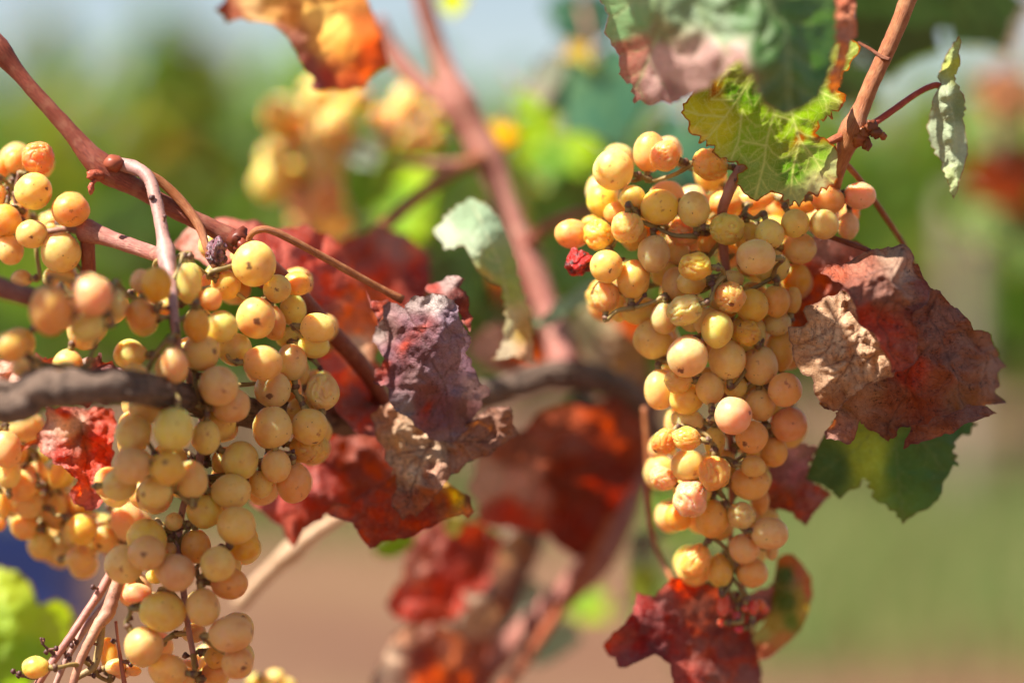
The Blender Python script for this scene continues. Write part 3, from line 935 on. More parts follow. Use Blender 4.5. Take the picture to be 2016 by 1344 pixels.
# main golden bunch under the green leaf
A = read(1060, 230, 2.879, """
425 300 120 116 1.0 y
630 200 93 115 2 o
718 222 92 88 1 wo
975 268 105 92 1 wo
365 478 90 98 2 y
535 460 75 72 1 y
450 545 82 66 2 o
688 512 104 108 1 y
882 525 92 104 1 y
190 665 98 84 1 o
305 600 62 42 3 o
342 670 90 88 1 wo
503 625 92 92 0.5 wy
385 847 95 95 0.5 c
378 1015 80 94 1 wo
655 775 92 108 1 g
540 922 95 110 1
825 655 95 80 2 w
790 770 70 70 3 g
1068 635 100 92 1 d
1060 490 95 75 3 o
888 850 97 82 -0.6 do
868 940 85 72 1
780 950 80 100 2
828 1095 105 88 -0.4 dy 20
1085 1020 90 88 -0.2 do
1232 795 112 103 0 g
1310 665 85 86 1 y
1185 680 75 90 2 y
1455 605 82 82 1 y
1480 745 100 90 2 g
1320 850 100 105 2
1460 920 85 95 3 o
1210 1070 95 100 1 o
1345 1045 82 92 1 o
1440 1040 52 78 2 o
1012 1205 92 108 0 c
1185 1225 75 78 1 wo
1620 610 85 85 1
1640 470 100 82 1 o
1822 447 92 78 1 p
1755 620 62 80 2 p
1765 550 58 72 3 o
1500 490 85 60 3.2 o
1400 470 70 60 3.6 o
1230 470 110 62 3.4 o
715 1140 80 92 2 g
580 1100 110 80 2 y
650 1260 115 110 2 y
870 1130 80 92 2 g
1350 1170 82 72 2 g
1095 920 72 52 2 g
640 640 62 48 3 o
720 890 84 74 3 y
455 1085 55 82 3 y
1080 740 66 62 3 y
960 690 62 84 3 o
""") + read(1160, 660, 3.36, """
650 140 140 138 -0.2 g
915 160 125 135 1
1130 200 120 130 2
1260 100 100 140 2 o
465 360 105 136 2 y
590 300 95 82 1 wo
640 420 112 102 1.6 y
798 350 96 110 1
965 340 82 76 2
1295 360 115 110 1 o
1130 460 100 110 2
952 532 127 124 -0.3 p
1320 590 125 115 2 o
1075 670 110 112 1 o
650 560 112 76 2 g
500 700 96 82 1 wo 45
645 680 98 80 0 do
830 700 72 100 2 y
652 860 112 115 1 y
490 945 97 80 1 wp -25
828 912 108 118 0 do
1085 865 85 72 1
1065 975 132 112 1.3 o
1220 770 92 102 2 o
1130 1090 62 92 3 o
670 1080 115 125 0 dp
590 1200 95 90 1.5 o
815 1210 115 128 1 o
1005 1190 92 90 1 dp
1195 1308 126 108 0.6 p
""") + read(1160, 944, 3.36, """
1025 455 104 98 1 p
705 540 92 125 1 wo 60
865 600 85 112 1 wo
1080 615 105 98 1.2 o
1210 470 42 62 2.4 p
""") + read(1140, 515, 1.0, "0 0 29 27 0.6 R") + read(1160, 944, 3.36, """
885 830 46 78 1 q
875 945 28 28 .8 q
925 945 28 25 .8 q
980 915 34 53 1 q
990 985 32 28 .8 q
1030 850 25 28 1 q
1085 845 37 55 1 q
1070 900 28 28 1 q
1130 825 39 39 1.4 q
1158 855 34 30 1.6 q
945 868 25 23 1.2 q
""")
def baseA(x, y):
    return 0.945 + 0.034 * max(0, (y - 830) / 320.0) + 0.010 * ((x - 1430) / 240.0) ** 2
bunch('grape_bunch', 'golden ripe bunch hanging under the green leaf, long and tapering, in sharp focus', 'grape bunch', 'ripe white grape bunches', A, baseA,
      [(1640, 318, .975, 9), (1560, 322, .968, 10), (1480, 318, .960, 11), (1452, 345, .955, 12), (1432, 385, .955, 11), (1420, 430, .962, 10), (1428, 520, .972, 9), (1440, 600, .976, 9), (1430, 700, .976, 8), (1425, 800, .976, 7), (1440, 880, .985, 7), (1440, 980, .995, 6), (1440, 1080, 1.005, 5), (1462, 1150, 1.01, 4), (1475, 1200, 1.012, 3)],
      filler=80, fill_back=(.010, .045), seed=3, stem_col=(.42, .17, .11))

# large bunch on the pinkish forked stalk, nearest the camera
B = read(0, 440, 2.879, """
1440 230 125 128 0 yc
1222 165 70 92 0.6 P
1570 370 80 80 0.5 c
1685 340 82 70 2 oy
1280 350 85 86 1 o
1190 365 82 84 1.2 o
1195 430 66 66 1 o
1065 340 76 120 2 y
1078 300 70 80 2.6 y
945 470 56 52 3 y
1450 535 112 120 .6 c
1550 565 70 100 2 o
1660 490 76 92 2 y
1255 585 92 92 .7 y
1115 575 75 95 .5 o
1800 590 102 86 .3 
1778 690 92 74 1 y
1640 650 82 62 2 y
1140 730 105 110 1
1330 710 100 92 2 y
1490 790 114 100 0 
1655 785 88 105 1 p
990 800 76 105 0 p
760 740 75 66 2 y
755 890 95 100 0 c
1240 920 112 116 0 p
1310 1030 110 100 .3 p
1545 940 105 105 1 gc
1660 940 52 82 2 o
1830 955 98 106 1 w
1735 1060 110 90 1 c
1755 1150 105 102 0 
1750 1265 114 98 1 wo
1545 1155 112 120 0 
985 1165 115 125 0 y
820 1050 92 86 2 g
755 1190 105 112 1 g
1170 1210 80 102 1 
1240 1130 100 100 2 y
890 345 86 102 0 o
800 330 62 72 1 p
800 515 90 92 .6 o
650 460 72 92 2 g
1360 1343 112 105 1
""") + read(0, 877, 2.879, """
745 115 105 105 0 p
955 130 95 95 0 o
1080 190 100 112 1
880 260 92 96 1 y
1310 260 115 100 1
1480 215 72 82 1
1565 115 86 96 0
1665 210 100 116 0 o
1160 370 100 102 2
1340 450 110 106 1
1380 570 92 82 2 o
680 220 100 92 2 g
830 530 116 110 1 y
830 610 106 100 0 c
705 670 112 110 .4 y
1000 720 107 112 0 p
960 590 42 46 2 y
880 740 52 42 2 y
1110 570 86 96 2 o
1235 670 100 100 0 c
1300 780 106 92 1 o
985 430 52 52 2 
920 940 132 116 0 
1150 915 96 110 0 
780 840 86 62 2 p
815 1135 112 112 0 g
1310 1065 128 106 0 p
1345 1230 92 92 0 
950 1270 116 92 1 
1010 1330 112 90 1.3 
1220 1200 62 62 2 o
1215 1290 74 64 2 o
1100 1060 72 56 2.6 p
""")
WING = read(0, 440, 2.879, """
285 490 120 146 -.4 o
525 410 116 110 -.3 p
500 590 106 86 .3 y
65 700 86 92 -.6 o
160 810 96 76 .6 
370 830 72 52 1.4 g
""")
def baseB(x, y):
    t = min(1, max(0, (x - 330) / 260.0))
    b = 0.893 + 0.055 * t
    if x < 235 and y < 760: b = 0.872
    if y > 1000: b = 0.908 + 0.012 * min(1, (y - 1000) / 250)
    if y < 570 and x > 400: b = 0.936
    return b
bunch('grape_bunch', 'largest bunch, pale berries crowding round the pinkish forked stalk and the old wood', 'grape bunch', 'ripe white grape bunches', B + WING, baseB,
      [(216, 322, .953, 15), (262, 330, .949, 14), (292, 350, .945, 13), (308, 400, .940, 13), (320, 460, .934, 13), (328, 505, .928, 19), (338, 560, .918, 11), (345, 640, .908, 10), (352, 690, .914, 9), (380, 760, .935, 9), (400, 830, .943, 8), (390, 920, .945, 8), (360, 1000, .940, 7), (352, 1080, .936, 7), (360, 1150, .938, 7), (370, 1230, .940, 6), (385, 1310, .942, 6)],
      filler=95, fill_back=(.010, .050), seed=5, stem_col=(.46, .25, .21))

C = read(0, 0, 2.879, """
215 895 92 92 .6 wo
85 915 60 72 2 o
0 960 46 62 2 o
190 1085 105 110 0 y
400 1190 108 98 0 oc
-5 1112 44 70 1 o
100 1195 62 62 2 o
30 1250 92 92 1 o
310 1300 66 52 2.2 o
""") + read(0, 440, 2.879, """
180 60 90 82 0 c
60 150 76 86 1 
345 165 116 110 .3 
335 305 96 72 1 
120 315 62 52 2 y
-45 60 70 80 1
""")
bunch('grape_bunch', 'smaller amber bunch cut by the picture edge, above the old wood', 'grape bunch', 'ripe white grape bunches', C, lambda x, y: 0.957,
      [(166, 452, .968, 12), (130, 450, .972, 7), (90, 455, .975, 6), (50, 440, .976, 6), (30, 395, .975, 5), (38, 340, .972, 4)], filler=8, seed=7)

D = read(0, 780, 3.733, """
60 560 95 120 .3 g
190 220 140 116 0 g
50 390 112 140 -.2 g
150 660 130 118 .3 
270 590 95 112 1.6 o
430 580 66 112 1.4 y 62
215 800 112 102 .8 y
390 820 106 126 1 
180 960 106 96 1.2 
310 1065 82 100 1.2 y
450 1100 78 108 2 g
600 980 116 118 .2 o
590 1185 112 104 1 
940 920 128 140 1 p
760 1030 115 120 1.4 
20 800 50 108 1 o
-10 930 55 62 1.6 o
570 800 90 90 2 o
860 690 90 90 2 g
300 440 66 56 2 y
""")
bunch('grape_bunch', 'shaded bunch beside the glowing red leaf under the old wood', 'grape bunch', 'ripe white grape bunches', D, lambda x, y: 0.988,
      [(40, 790, 1.02, 8), (60, 850, 1.015, 7), (80, 940, 1.012, 6), (130, 1010, 1.012, 6), (190, 1040, 1.012, 5), (240, 1040, 1.012, 4)], filler=26, seed=9)

G_ = read(400, 0, 2.52, """
370 570 82 82 .5 y
430 625 72 72 1 o
330 900 80 108 0 y
350 780 78 92 .6 y
640 640 98 98 0 y
560 720 88 96 .6 y
600 810 90 90 .3 y
690 570 72 72 1 y
550 540 72 76 1 y
620 950 86 84 0 o
580 1040 80 86 .6 
480 1000 70 76 1 p
540 1110 68 88 1 p
665 1060 70 80 .8 y
450 880 72 78 1.4 y
700 720 76 80 1.4 y
520 640 70 80 1.8 p
600 460 70 64 1.5 y
760 480 60 64 1.5 y
""")
bunch('grape_bunch', 'blurred honey coloured bunch in the background below the orange leaf', 'grape bunch', 'ripe white grape bunches', G_, lambda x, y: 1.29,
      [(735, 190, 1.33, 10), (690, 205, 1.34, 9), (640, 250, 1.34, 8), (610, 320, 1.34, 7), (600, 390, 1.34, 6), (610, 450, 1.34, 5)], filler=14, layer=.02, seed=13)
H_ = read(400, 0, 2.52, """
1030 520 52 56 .5 o
960 610 48 52 1 p
880 580 48 52 1 o
1080 640 48 56 .6 p
1010 690 44 50 1 y
930 690 42 46 1.4 o
1060 740 44 48 1.2 p
1150 560 40 44 1 p
1150 690 40 44 1.6 o
""")
bunch('grape_bunch', 'small blurred brownish bunch beside the pale pinkish cane in the background', 'grape bunch', 'ripe white grape bunches', H_, lambda x, y: 1.30,
      [(882, 190, 1.31, 8), (850, 215, 1.32, 7), (815, 240, 1.325, 6), (800, 275, 1.325, 5)], filler=3, layer=.014, seed=17)
I_ = read(0, 1100, 3.733, """
262 795 102 84 0 y 0
800 700 66 130 2.4 o
850 790 80 60 2 p
900 820 70 60 2.4 p
980 820 60 40 2 p
""")
BARE = bunch('grape_bunch', 'nearly bare bunch of pinkish stalks with one small berry', 'grape bunch', 'ripe white grape bunches', I_, lambda x, y: 0.935,
      [(238, 1128, .952, 12), (225, 1165, .950, 13), (212, 1205, .948, 15), (196, 1226, .946, 12), (180, 1255, .944, 10), (162, 1290, .943, 9), (148, 1330, .942, 8), (138, 1370, .942, 8)], filler=0, seed=19, stem_col=(.48, .24, .15))
J_ = read(0, 1100, 3.733, """
2020 870 84 62 .3 y
1880 890 66 50 1 y
2110 930 70 60 1 y
1960 960 70 60 .6 y
""")
bunch('grape_bunch', 'tips of a pale bunch peeping over the bottom edge of the picture', 'grape bunch', 'ripe white grape bunches', J_, lambda x, y: 1.06,
      [(545, 1420, 1.08, 7), (540, 1390, 1.08, 6), (535, 1360, 1.08, 5), (530, 1348, 1.08, 4)], filler=2, seed=23)

def bare_stalks():
    for sp, col in (([(222, 1120, .962, 9), (200, 1160, .960, 9), (170, 1205, .956, 8), (140, 1250, .952, 8), (112, 1290, .950, 8), (84, 1330, .948, 8), (60, 1372, .948, 7)], (.46, .20, .15)),
                    ([(240, 1135, .964, 8), (205, 1190, .960, 7), (165, 1240, .957, 7), (130, 1300, .955, 6), (108, 1350, .955, 6)], (.50, .29, .23)),
                    ([(200, 1226, .948, 9), (196, 1270, .948, 8), (186, 1310, .948, 7), (165, 1325, .947, 7), (150, 1334, .946, 6)], (.40, .29, .12)),
                    ([(228, 1222, .949, 3), (232, 1260, .949, 3), (238, 1300, .950, 4), (246, 1350, .951, 5)], (.36, .12, .08)),
                    ([(112, 1290, .950, 5), (96, 1278, .948, 3), (84, 1266, .947, 2), (80, 1254, .947, 2.5)], (.10, .04, .03)),
                    ([(84, 1332, .948, 4), (62, 1335, .946, 2), (46, 1330, .945, 2)], (.10, .04, .03))):
        b = MB(); pp, rr = path(sp)
        b.tube(pp, rr, 10, .002, col=col, lump=.12, seed=sp[0][0])
        if sp[0][3] > 4.5 or True:
            rng = np.random.default_rng(int(sp[0][0]))
            for k in range(3):
                i = rng.integers(1, len(pp)); v = rng.normal(size=3); v /= np.linalg.norm(v)
                b.tube([pp[i], pp[i] + v * .004], [.0007, .0005], 6, col=(.2, .09, .06)); b.lump(pp[i] + v * .0042, .0011, col=(.10, .04, .035), amp=.4, seg=6)
        b.build('stalk', MAT['stem'], BARE)
bare_stalks()

# ------------------------------------------------------------------ the near grapevine: old wood, canes, leaves
vine = empty('grapevine', (-0.42, 0.86, 0.0), 'grapevine with thick old wood, long bare reddish cane and red withered leaves', 'grapevine')
shoot = empty('grapevine', (0.46, 1.02, 0.0), 'orange brown vine shoot with green leaves and a big curled brown leaf', 'grapevine')
back = empty('grapevine', (-0.10, 1.30, 0.0), 'hazy vine behind the bunches with pinkish forked cane and green leaves', 'grapevine')

def cane(name, spec, mat, parent, label=None, sides=16, lump=0.06, nodes=(), extra=None, seed=0.0, col=(1, 1, 1)):
    b = MB()
    p, r = path(spec)
    L = np.linalg.norm(np.diff(p, axis=0), axis=1).sum()
    m = max(len(p) * 4, int(L / 0.0025))
    p, r = resample(p, r, m)
    for (px, py, dd, w, amt) in nodes:                       # swollen joints
        c = at(px, py, dd); q = np.linalg.norm(p - c, axis=1)
        r = r * (1 + amt * np.exp(-(q / w) ** 2))
    b.tube(p, r, sides, lump=lump, seed=seed, smooth=False, col=col)
    if extra: extra(b)
    return b.build(name, MAT[mat], parent, label)

# trunk and the old arm it carries (arm runs from near the lens away to the middle of the view)
t = MB()
t.tube([(-0.42, .86, -.06), (-0.40, .85, .25), (-0.43, .87, .55), (-0.41, .86, .80), (-0.36, .86, .95)], [.034, .030, .028, .027, .020], 18, .006, lump=.22, seed=4)
t.build('trunk', MAT['old'], vine)
s0 = at(-30, 778, .865)
b = MB()
p, r = path([(-30, 780, .868, 42), (80, 768, .868, 40), (180, 760, .872, 35), (280, 764, .885, 29), (400, 792, .935, 29), (560, 822, .985, 31), (700, 824, 1.02, 30), (800, 802, 1.05, 29), (900, 786, 1.08, 30), (1000, 762, 1.11, 27), (1080, 740, 1.13, 27), (1160, 742, 1.14, 27), (1240, 775, 1.16, 22), (1285, 850, 1.19, 22), (1300, 960, 1.21, 18)])
p = np.vstack([[(-0.36, .86, .95)], [(-0.27, .86, .985)], p]); r = np.concatenate([[.018, .0105], r])
b.tube(p, r, 22, .003, lump=.20, seed=2.2)
pa, ra = resample(p, r, 160)
for k in range(46):                                          # loose fibrous strips of bark
    i0 = RNG.integers(10, 130); n_ = RNG.integers(8, 26); a0 = RNG.uniform(0, 6.28); tw = RNG.uniform(-.02, .02)
    seg = np.arange(i0, min(i0 + n_, 159)); off = []
    for q, i in enumerate(seg):
        tn = pa[i + 1] - pa[i]; tn /= np.linalg.norm(tn); u = np.cross(tn, (0, 0, 1.0)); u /= np.linalg.norm(u); w = np.cross(tn, u)
        lift = 1.0 + (.16 * (abs(q - len(seg) / 2) / (len(seg) / 2)) ** 3 if k % 3 == 0 else .02)
        off.append(pa[i] + (math.cos(a0 + tw * q) * u + math.sin(a0 + tw * q) * w) * ra[i] * lift)
    wd = RNG.uniform(.0005, .0012)
    b.tube(np.array(off), wd * np.sin(np.linspace(.25, 2.9, len(off))), 6, .004, lump=.3, seed=k, col=(RNG.uniform(.6, 1.5),) * 3)
b.build('old_arm', MAT['old'], vine, 'thick grey brown old wood with stringy bark')

def node_bits(b):
    # withered bud scales below the joint
    for (px, py, q, sd) in (((183, 352), None, 11, 1), ):
        pass
def bits1(b):
    a = at(205, 342, .952)
    b.tube([a, at(190, 346, .948), at(178, 340, .946)], [.0022, .0024, .0012], 8, .001, lump=.4, col=(1.3, 1.0, .9))
    b.lump(at(180, 346, .946), .0019, col=(1.5, 1.3, 1.2), seed=3, amp=.6)
    b.tube([at(196, 352, .948), at(184, 358, .946), at(178, 372, .945)], [.0008, .0009, .0012], 7, .001, lump=.4, col=(1.5, 1.4, 1.4))
    b.lump(at(179, 372, .945), .0016, col=(1.6, 1.5, 1.5), seed=5, amp=.6, stretch=(.8, .8, 1.4))
    b.lump(at(224, 322, .948), .0036, col=(1.05, 1.0, .85), seed=6, amp=.25)
    b.lump(at(472, 472, .951), .0042, col=(.55, .45, .4), seed=8, amp=.5)
    b.lump(at(478, 484, .948), .0030, col=(.8, .6, .5), seed=9, amp=.6)
cane('cane', [(-60, 20, .953, 15.8), (0, 100, .953, 16.7), (60, 172, .953, 15.0), (130, 250, .953, 16.7), (200, 328, .953, 21.1), (280, 376, .954, 17.6), (350, 416, .955, 17.6), (420, 450, .956, 17.6), (480, 486, .958, 19.4), (560, 552, .968, 17.6), (640, 640, .985, 17.6), (720, 730, 1.01, 17.6), (760, 800, 1.04, 15.8)],
     'cane', vine, 'long bare reddish cane slanting down to the old wood', nodes=[(205, 332, .953, .009, .28), (0, 95, .953, .007, .45), (475, 482, .958, .006, .25)], extra=bits1, seed=1.0)
cane('cane', [(166, 452, .962, 19), (230, 474, .955, 16), (300, 498, .945, 15), (330, 508, .934, 14)], 'pink_cane', vine, nodes=[(168, 452, .962, .006, .3)], seed=3)
cane('cane', [(172, 455, .963, 15), (174, 510, .965, 14), (176, 580, .972, 14), (178, 680, .985, 13), (180, 760, .905, 13)][:4], 'cane', vine, seed=4)
cane('cane', [(-60, 545, .87, 22), (0, 567, .872, 21), (70, 588, .878, 19), (130, 610, .893, 15), (200, 650, .91, 10)], 'pink_cane', vine, 'short blurred cane end close to the lens', col=(.8, .8, .8), seed=5)
cane('cane', [(284, 338, .948, 8), (320, 360, .950, 9), (360, 400, .950, 10), (392, 445, .947, 9), (408, 492, .942, 7), (425, 530, .940, 5)], 'orange_cane', vine, 'thin orange side stalk ending at a purple raisin', seed=6, sides=12)
# the withered leaf's long petiole
PET_A = cane('petiole', [(486, 492, .950, 6), (492, 466, .947, 6), (510, 452, .945, 7), (540, 456, .946, 7.5), (600, 486, .950, 7.5), (680, 530, .957, 7.5), (750, 568, .963, 7), (792, 590, .966, 9)], 'orange_cane', vine, 'thin arched reddish petiole of the crumpled purple brown leaf', seed=7, sides=12, lump=.1)
cane('cane', [(470, 1190, 1.12, 15), (520, 1135, 1.11, 15), (575, 1085, 1.10, 17), (630, 1042, 1.09, 14), (690, 1005, 1.08, 13), (760, 960, 1.06, 11)], 'straw', vine, 'bleached straw coloured cane slanting under the dark red leaf', nodes=[(575, 1085, 1.10, .006, .3)], seed=8)
cane('cane', [(1268, 800, 1.05, 6), (1276, 900, 1.05, 7), (1278, 1000, 1.05, 7), (1290, 1070, 1.05, 6), (1318, 1130, 1.04, 5), (1330, 1160, 1.01, 5)], 'orange_cane', vine, 'thin orange red tendril beside the tapering bunch', sides=10, seed=9)

# canes of the vine behind
cane('cane', [(815, -80, 1.22, 17), (832, 0, 1.22, 18), (868, 110, 1.22, 20), (900, 200, 1.215, 30), (955, 300, 1.21, 26), (1000, 410, 1.20, 24), (1045, 520, 1.19, 25), (1085, 630, 1.18, 26), (1110, 730, 1.16, 28)], 'pink_cane', back, 'thick pinkish cane with a forked top, out of focus', nodes=[(905, 205, 1.21, .012, .3), (955, 310, 1.21, .012, .3)], seed=10)
cane('cane', [(740, 40, 1.23, 18), (770, 100, 1.23, 18), (820, 160, 1.225, 17), (890, 210, 1.22, 16)], 'pink_cane', back, col=(1.25, 1.25, 1.25), seed=11)
cane('cane', [(955, 318, 1.205, 12), (900, 322, 1.20, 10), (830, 322, 1.20, 8), (770, 318, 1.21, 6)], 'pink_cane', back, sides=10, seed=12)
cane('cane', [(950, 310, 1.20, 12), (880, 345, 1.17, 13), (800, 405, 1.15, 14), (730, 470, 1.13, 14), (660, 545, 1.11, 12), (600, 620, 1.09, 10)], 'orange_cane', back, 'reddish side cane crossing in front of the red leaf', sides=12, seed=13)
cane('cane', [(1035, 485, 1.19, 11), (1080, 445, 1.17, 11), (1140, 420, 1.15, 10), (1210, 412, 1.14, 8)], 'cane', back, sides=10, seed=14)
cane('cane', [(900, 1390, 1.19, 24), (960, 1318, 1.19, 24), (1040, 1232, 1.19, 24), (1130, 1150, 1.19, 26), (1200, 1070, 1.19, 24), (1250, 960, 1.2, 22), (1275, 860, 1.21, 20), (1290, 760, 1.2, 18)], 'pink_cane', back, 'stout pinkish cane rising from the lower edge', nodes=[(1170, 1110, 1.19, .012, .25)], seed=15)
cane('cane', [(990, 1360, 1.17, 11), (1060, 1262, 1.17, 11), (1120, 1170, 1.17, 11), (1180, 1060, 1.17, 11), (1232, 950, 1.17, 10), (1250, 880, 1.18, 9)], 'orange_cane', back, 'slender orange red cane beside the stout pinkish one', sides=10, seed=16, col=(1.1, .8, .8))
cane('cane', [(1260, 1080, 1.2, 10), (1310, 1040, 1.21, 9), (1380, 1010, 1.22, 8)], 'old', back, sides=10, seed=17)
t = MB()
t.tube([(-.10, 1.30, -.05), (-.11, 1.29, .35), (-.085, 1.27, .6), tuple(at(840, 1500, 1.27)), tuple(at(930, 1290, 1.26)), tuple(at(1005, 1120, 1.25)), tuple(at(1090, 930, 1.22)), tuple(at(1150, 790, 1.18))], [.03, .026, .022, .014, .011, .0105, .009, .007], 14, .01, lump=.25, seed=9)
t.build('trunk', MAT['old'], back)

# the right shoot
def bits2(b):
    for (x, y, d, r, sd, c) in ((1700, 262, .95, .0032, 1, (.7, .6, .5)), (1716, 250, .948, .0028, 2, (.5, .4, .4)), (1724, 262, .947, .0022, 3, (.45, .4, .4)), (1738, 268, .946, .0014, 4, (.8, .7, .7)), (1706, 286, .948, .0018, 5, (.5, .4, .4)), (1692, 276, .949, .0026, 6, (.8, .6, .5))):
        b.lump(at(x, y, d), r, col=c, seed=sd * 2.1, amp=.55)
    b.tube([at(1690, 258, .95), at(1720, 262, .947), at(1745, 266, .945)], [.0016, .0012, .0004], 7, .001, lump=.3, col=(.5, .4, .4))
    b.tube([at(1700, 270, .95), at(1712, 285, .947), at(1708, 295, .946)], [.0014, .0012, .0006], 7, .001, lump=.3, col=(.6, .4, .4))
    b.tube([at(1690, 84, .97), at(1715, 98, .955), at(1735, 112, .95), at(1752, 118, .948)], [.0005, .0007, .0008, .0009], 7, .001, col=(.5, .4, .4))
cane('cane', [(1850, -220, .955, 17), (1815, -60, .953, 17), (1788, 0, .953, 17), (1760, 70, .953, 16), (1725, 145, .953, 16), (1695, 215, .953, 17), (1676, 262, .953, 19), (1660, 305, .955, 16), (1645, 350, .962, 15), (1630, 420, .985, 14), (1610, 520, 1.01, 13), (1600, 640, 1.03, 12)],
     'orange_cane', shoot, 'smooth orange brown cane with a knobbly joint', nodes=[(1678, 262, .953, .006, .42)], extra=bits2, seed=20)
b = MB()
p, r = path([(1850, -220, .955, 17), (1960, -420, .97, 18), (2160, -540, 1.0, 20), (2420, -420, 1.02, 24)])
p = np.vstack([p, [(.40, 1.03, 1.0), (.46, 1.02, .7), (.44, 1.03, .35), (.46, 1.02, -.05)]]); r = np.concatenate([r, [.010, .02, .024, .03]])
b.tube(p, r, 14, .006, lump=.12, seed=21)
b.build('trunk', MAT['old'], shoot)
PET_B = cane('petiole', [(1690, 258, .951, 9), (1722, 242, .953, 7), (1765, 212, .957, 6.5), (1808, 182, .962, 6), (1840, 168, .964, 6.5), (1856, 172, .964, 6)], 'cane', shoot, 'thin red petiole of the folded pale leaf', sides=10, col=(1.5, .85, .9), seed=22)
PET_C = cane('petiole', [(1668, 262, .952, 9), (1640, 276, .950, 8), (1612, 290, .948, 6), (1590, 300, .947, 4)], 'orange_cane', shoot, sides=10, seed=23, col=(1.1, .8, .8))
cane('tendril', [(1652, 310, .962, 7), (1690, 350, .972, 6), (1735, 415, .985, 6), (1775, 475, .99, 5.5), (1798, 520, .995, 5)], 'orange_cane', shoot, 'thin orange brown tendril running down behind the curled brown leaf', sides=9, seed=24, col=(.9, .8, .6))
PET_D = cane('petiole', [(1600, 455, .985, 6), (1640, 468, .965, 5.5), (1680, 482, .952, 5.5), (1712, 494, .944, 5)], 'cane', shoot, sides=9, seed=25, col=(.6, .5, .5))

# ------------------------------------------------------------------ leaves, near to far
# big green leaf with the scorched pink margin, folded along its midrib
ridge = [(1175, 0, .928), (1175, -60, .928), (1200, 80, .932), (1225, 140, .928), (1250, 190, .922), (1280, 20, .876), (1260, -60, .88), (1300, 90, .884), (1330, 40, .868), (1320, 190, .900), (1360, 180, .884), (1380, 0, .860), (1400, 130, .862), (1440, 40, .852), (1440, -60, .852), (1475, 80, .848), (1480, 180, .848), (1540, 60, .850), (1545, 210, .854), (1600, 120, .864), (1640, 60, .876), (1640, -40, .876)]
G_LIT, G_SHADE, PK, BR = (.19, .38, .15), (.055, .15, .03), (.66, .40, .36), (.22, .05, .03)  # the sunlit left half and shaded right lobe are put into the greens
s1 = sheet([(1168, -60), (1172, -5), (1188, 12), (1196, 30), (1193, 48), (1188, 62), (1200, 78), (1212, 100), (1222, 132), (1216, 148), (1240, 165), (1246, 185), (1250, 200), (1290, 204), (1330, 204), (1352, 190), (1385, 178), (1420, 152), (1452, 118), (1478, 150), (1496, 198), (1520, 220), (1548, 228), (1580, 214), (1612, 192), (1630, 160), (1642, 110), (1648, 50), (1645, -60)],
           ridge, [(1190, 20, G_LIT), (1260, 40, G_LIT), (1330, 20, (.20, .30, .17)), (1400, 20, (.2, .3, .16)), (1430, 70, (.22, .3, .18)), (1220, 66, G_LIT), (1300, 60, (.24, .22, .10)),
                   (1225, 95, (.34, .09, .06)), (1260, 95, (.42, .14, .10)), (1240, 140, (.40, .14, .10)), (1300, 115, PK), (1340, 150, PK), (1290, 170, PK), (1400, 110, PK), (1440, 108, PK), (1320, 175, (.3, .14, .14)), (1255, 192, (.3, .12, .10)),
                   (1460, 40, G_SHADE), (1500, 100, G_SHADE), (1560, 60, G_SHADE), (1600, 140, G_SHADE), (1540, 200, (.06, .12, .03)), (1625, 100, G_SHADE)],
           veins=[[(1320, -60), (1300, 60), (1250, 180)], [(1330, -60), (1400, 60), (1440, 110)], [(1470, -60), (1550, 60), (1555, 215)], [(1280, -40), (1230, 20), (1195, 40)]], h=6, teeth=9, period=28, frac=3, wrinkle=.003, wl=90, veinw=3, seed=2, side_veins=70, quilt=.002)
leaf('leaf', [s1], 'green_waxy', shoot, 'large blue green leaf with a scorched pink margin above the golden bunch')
s1 = sheet([(1622, -30), (1640, 20), (1632, 55), (1650, 85), (1642, 130), (1630, 165), (1638, 190), (1655, 165), (1664, 130), (1676, 85), (1690, 68), (1686, 30), (1682, -30)],
           [(1622, -30, .905), (1640, 180, .89), (1650, 60, .885), (1690, 60, .90), (1680, -30, .9)], [(1650, 0, (.42, .13, .08)), (1660, 50, (.55, .22, .15)), (1650, 130, (.45, .2, .14))], h=5, frac=3, wrinkle=.003, wl=30, seed=3)
leaf('leaf', [s1], 'dry', shoot, 'narrow curled rusty leaf edge beside the dark green lobe')

# translucent yellow green leaf in focus
zz = lambda p: z(1140, 0, 2.301, p)
o3 = zz([(560, 360), (640, 300), (720, 262), (800, 255), (900, 250), (1060, 230), (1150, 205), (1185, 190), (1225, 168), (1258, 190), (1278, 215), (1262, 250), (1240, 275), (1222, 310), (1195, 340), (1185, 372), (1172, 395), (1190, 425), (1218, 468), (1196, 490), (1165, 500), (1140, 535), (1098, 545), (1092, 575), (1075, 592), (1062, 606), (1110, 622), (1138, 650), (1166, 668), (1180, 710), (1190, 765), (1178, 815), (1148, 838), (1110, 858), (1070, 884), (1040, 892), (1025, 916), (965, 932), (930, 915), (905, 884), (872, 858), (850, 890), (792, 912), (752, 880), (728, 846), (704, 838), (715, 795), (758, 756), (700, 742), (672, 720), (640, 735), (620, 690), (590, 655), (548, 640), (520, 612), (500, 585), (480, 540), (466, 505), (476, 470), (500, 440), (530, 400)])
v3 = [zz(v) for v in ([(800, 325), (720, 450), (640, 560), (560, 650)], [(800, 325), (885, 505), (850, 640), (838, 740), (795, 905)], [(900, 330), (965, 520), (1000, 635), (1060, 710), (1110, 790), (1155, 830)], [(1000, 640), (970, 760), (958, 880)], [(800, 312), (660, 318), (560, 375)], [(740, 500), (722, 640), (690, 720)], [(600, 450), (700, 455)], [(900, 300), (1060, 400), (1200, 470)], [(1050, 395), (1150, 300), (1260, 215)], [(660, 530), (540, 520), (480, 500)], [(880, 520), (960, 545)], [(845, 660), (740, 640)])]
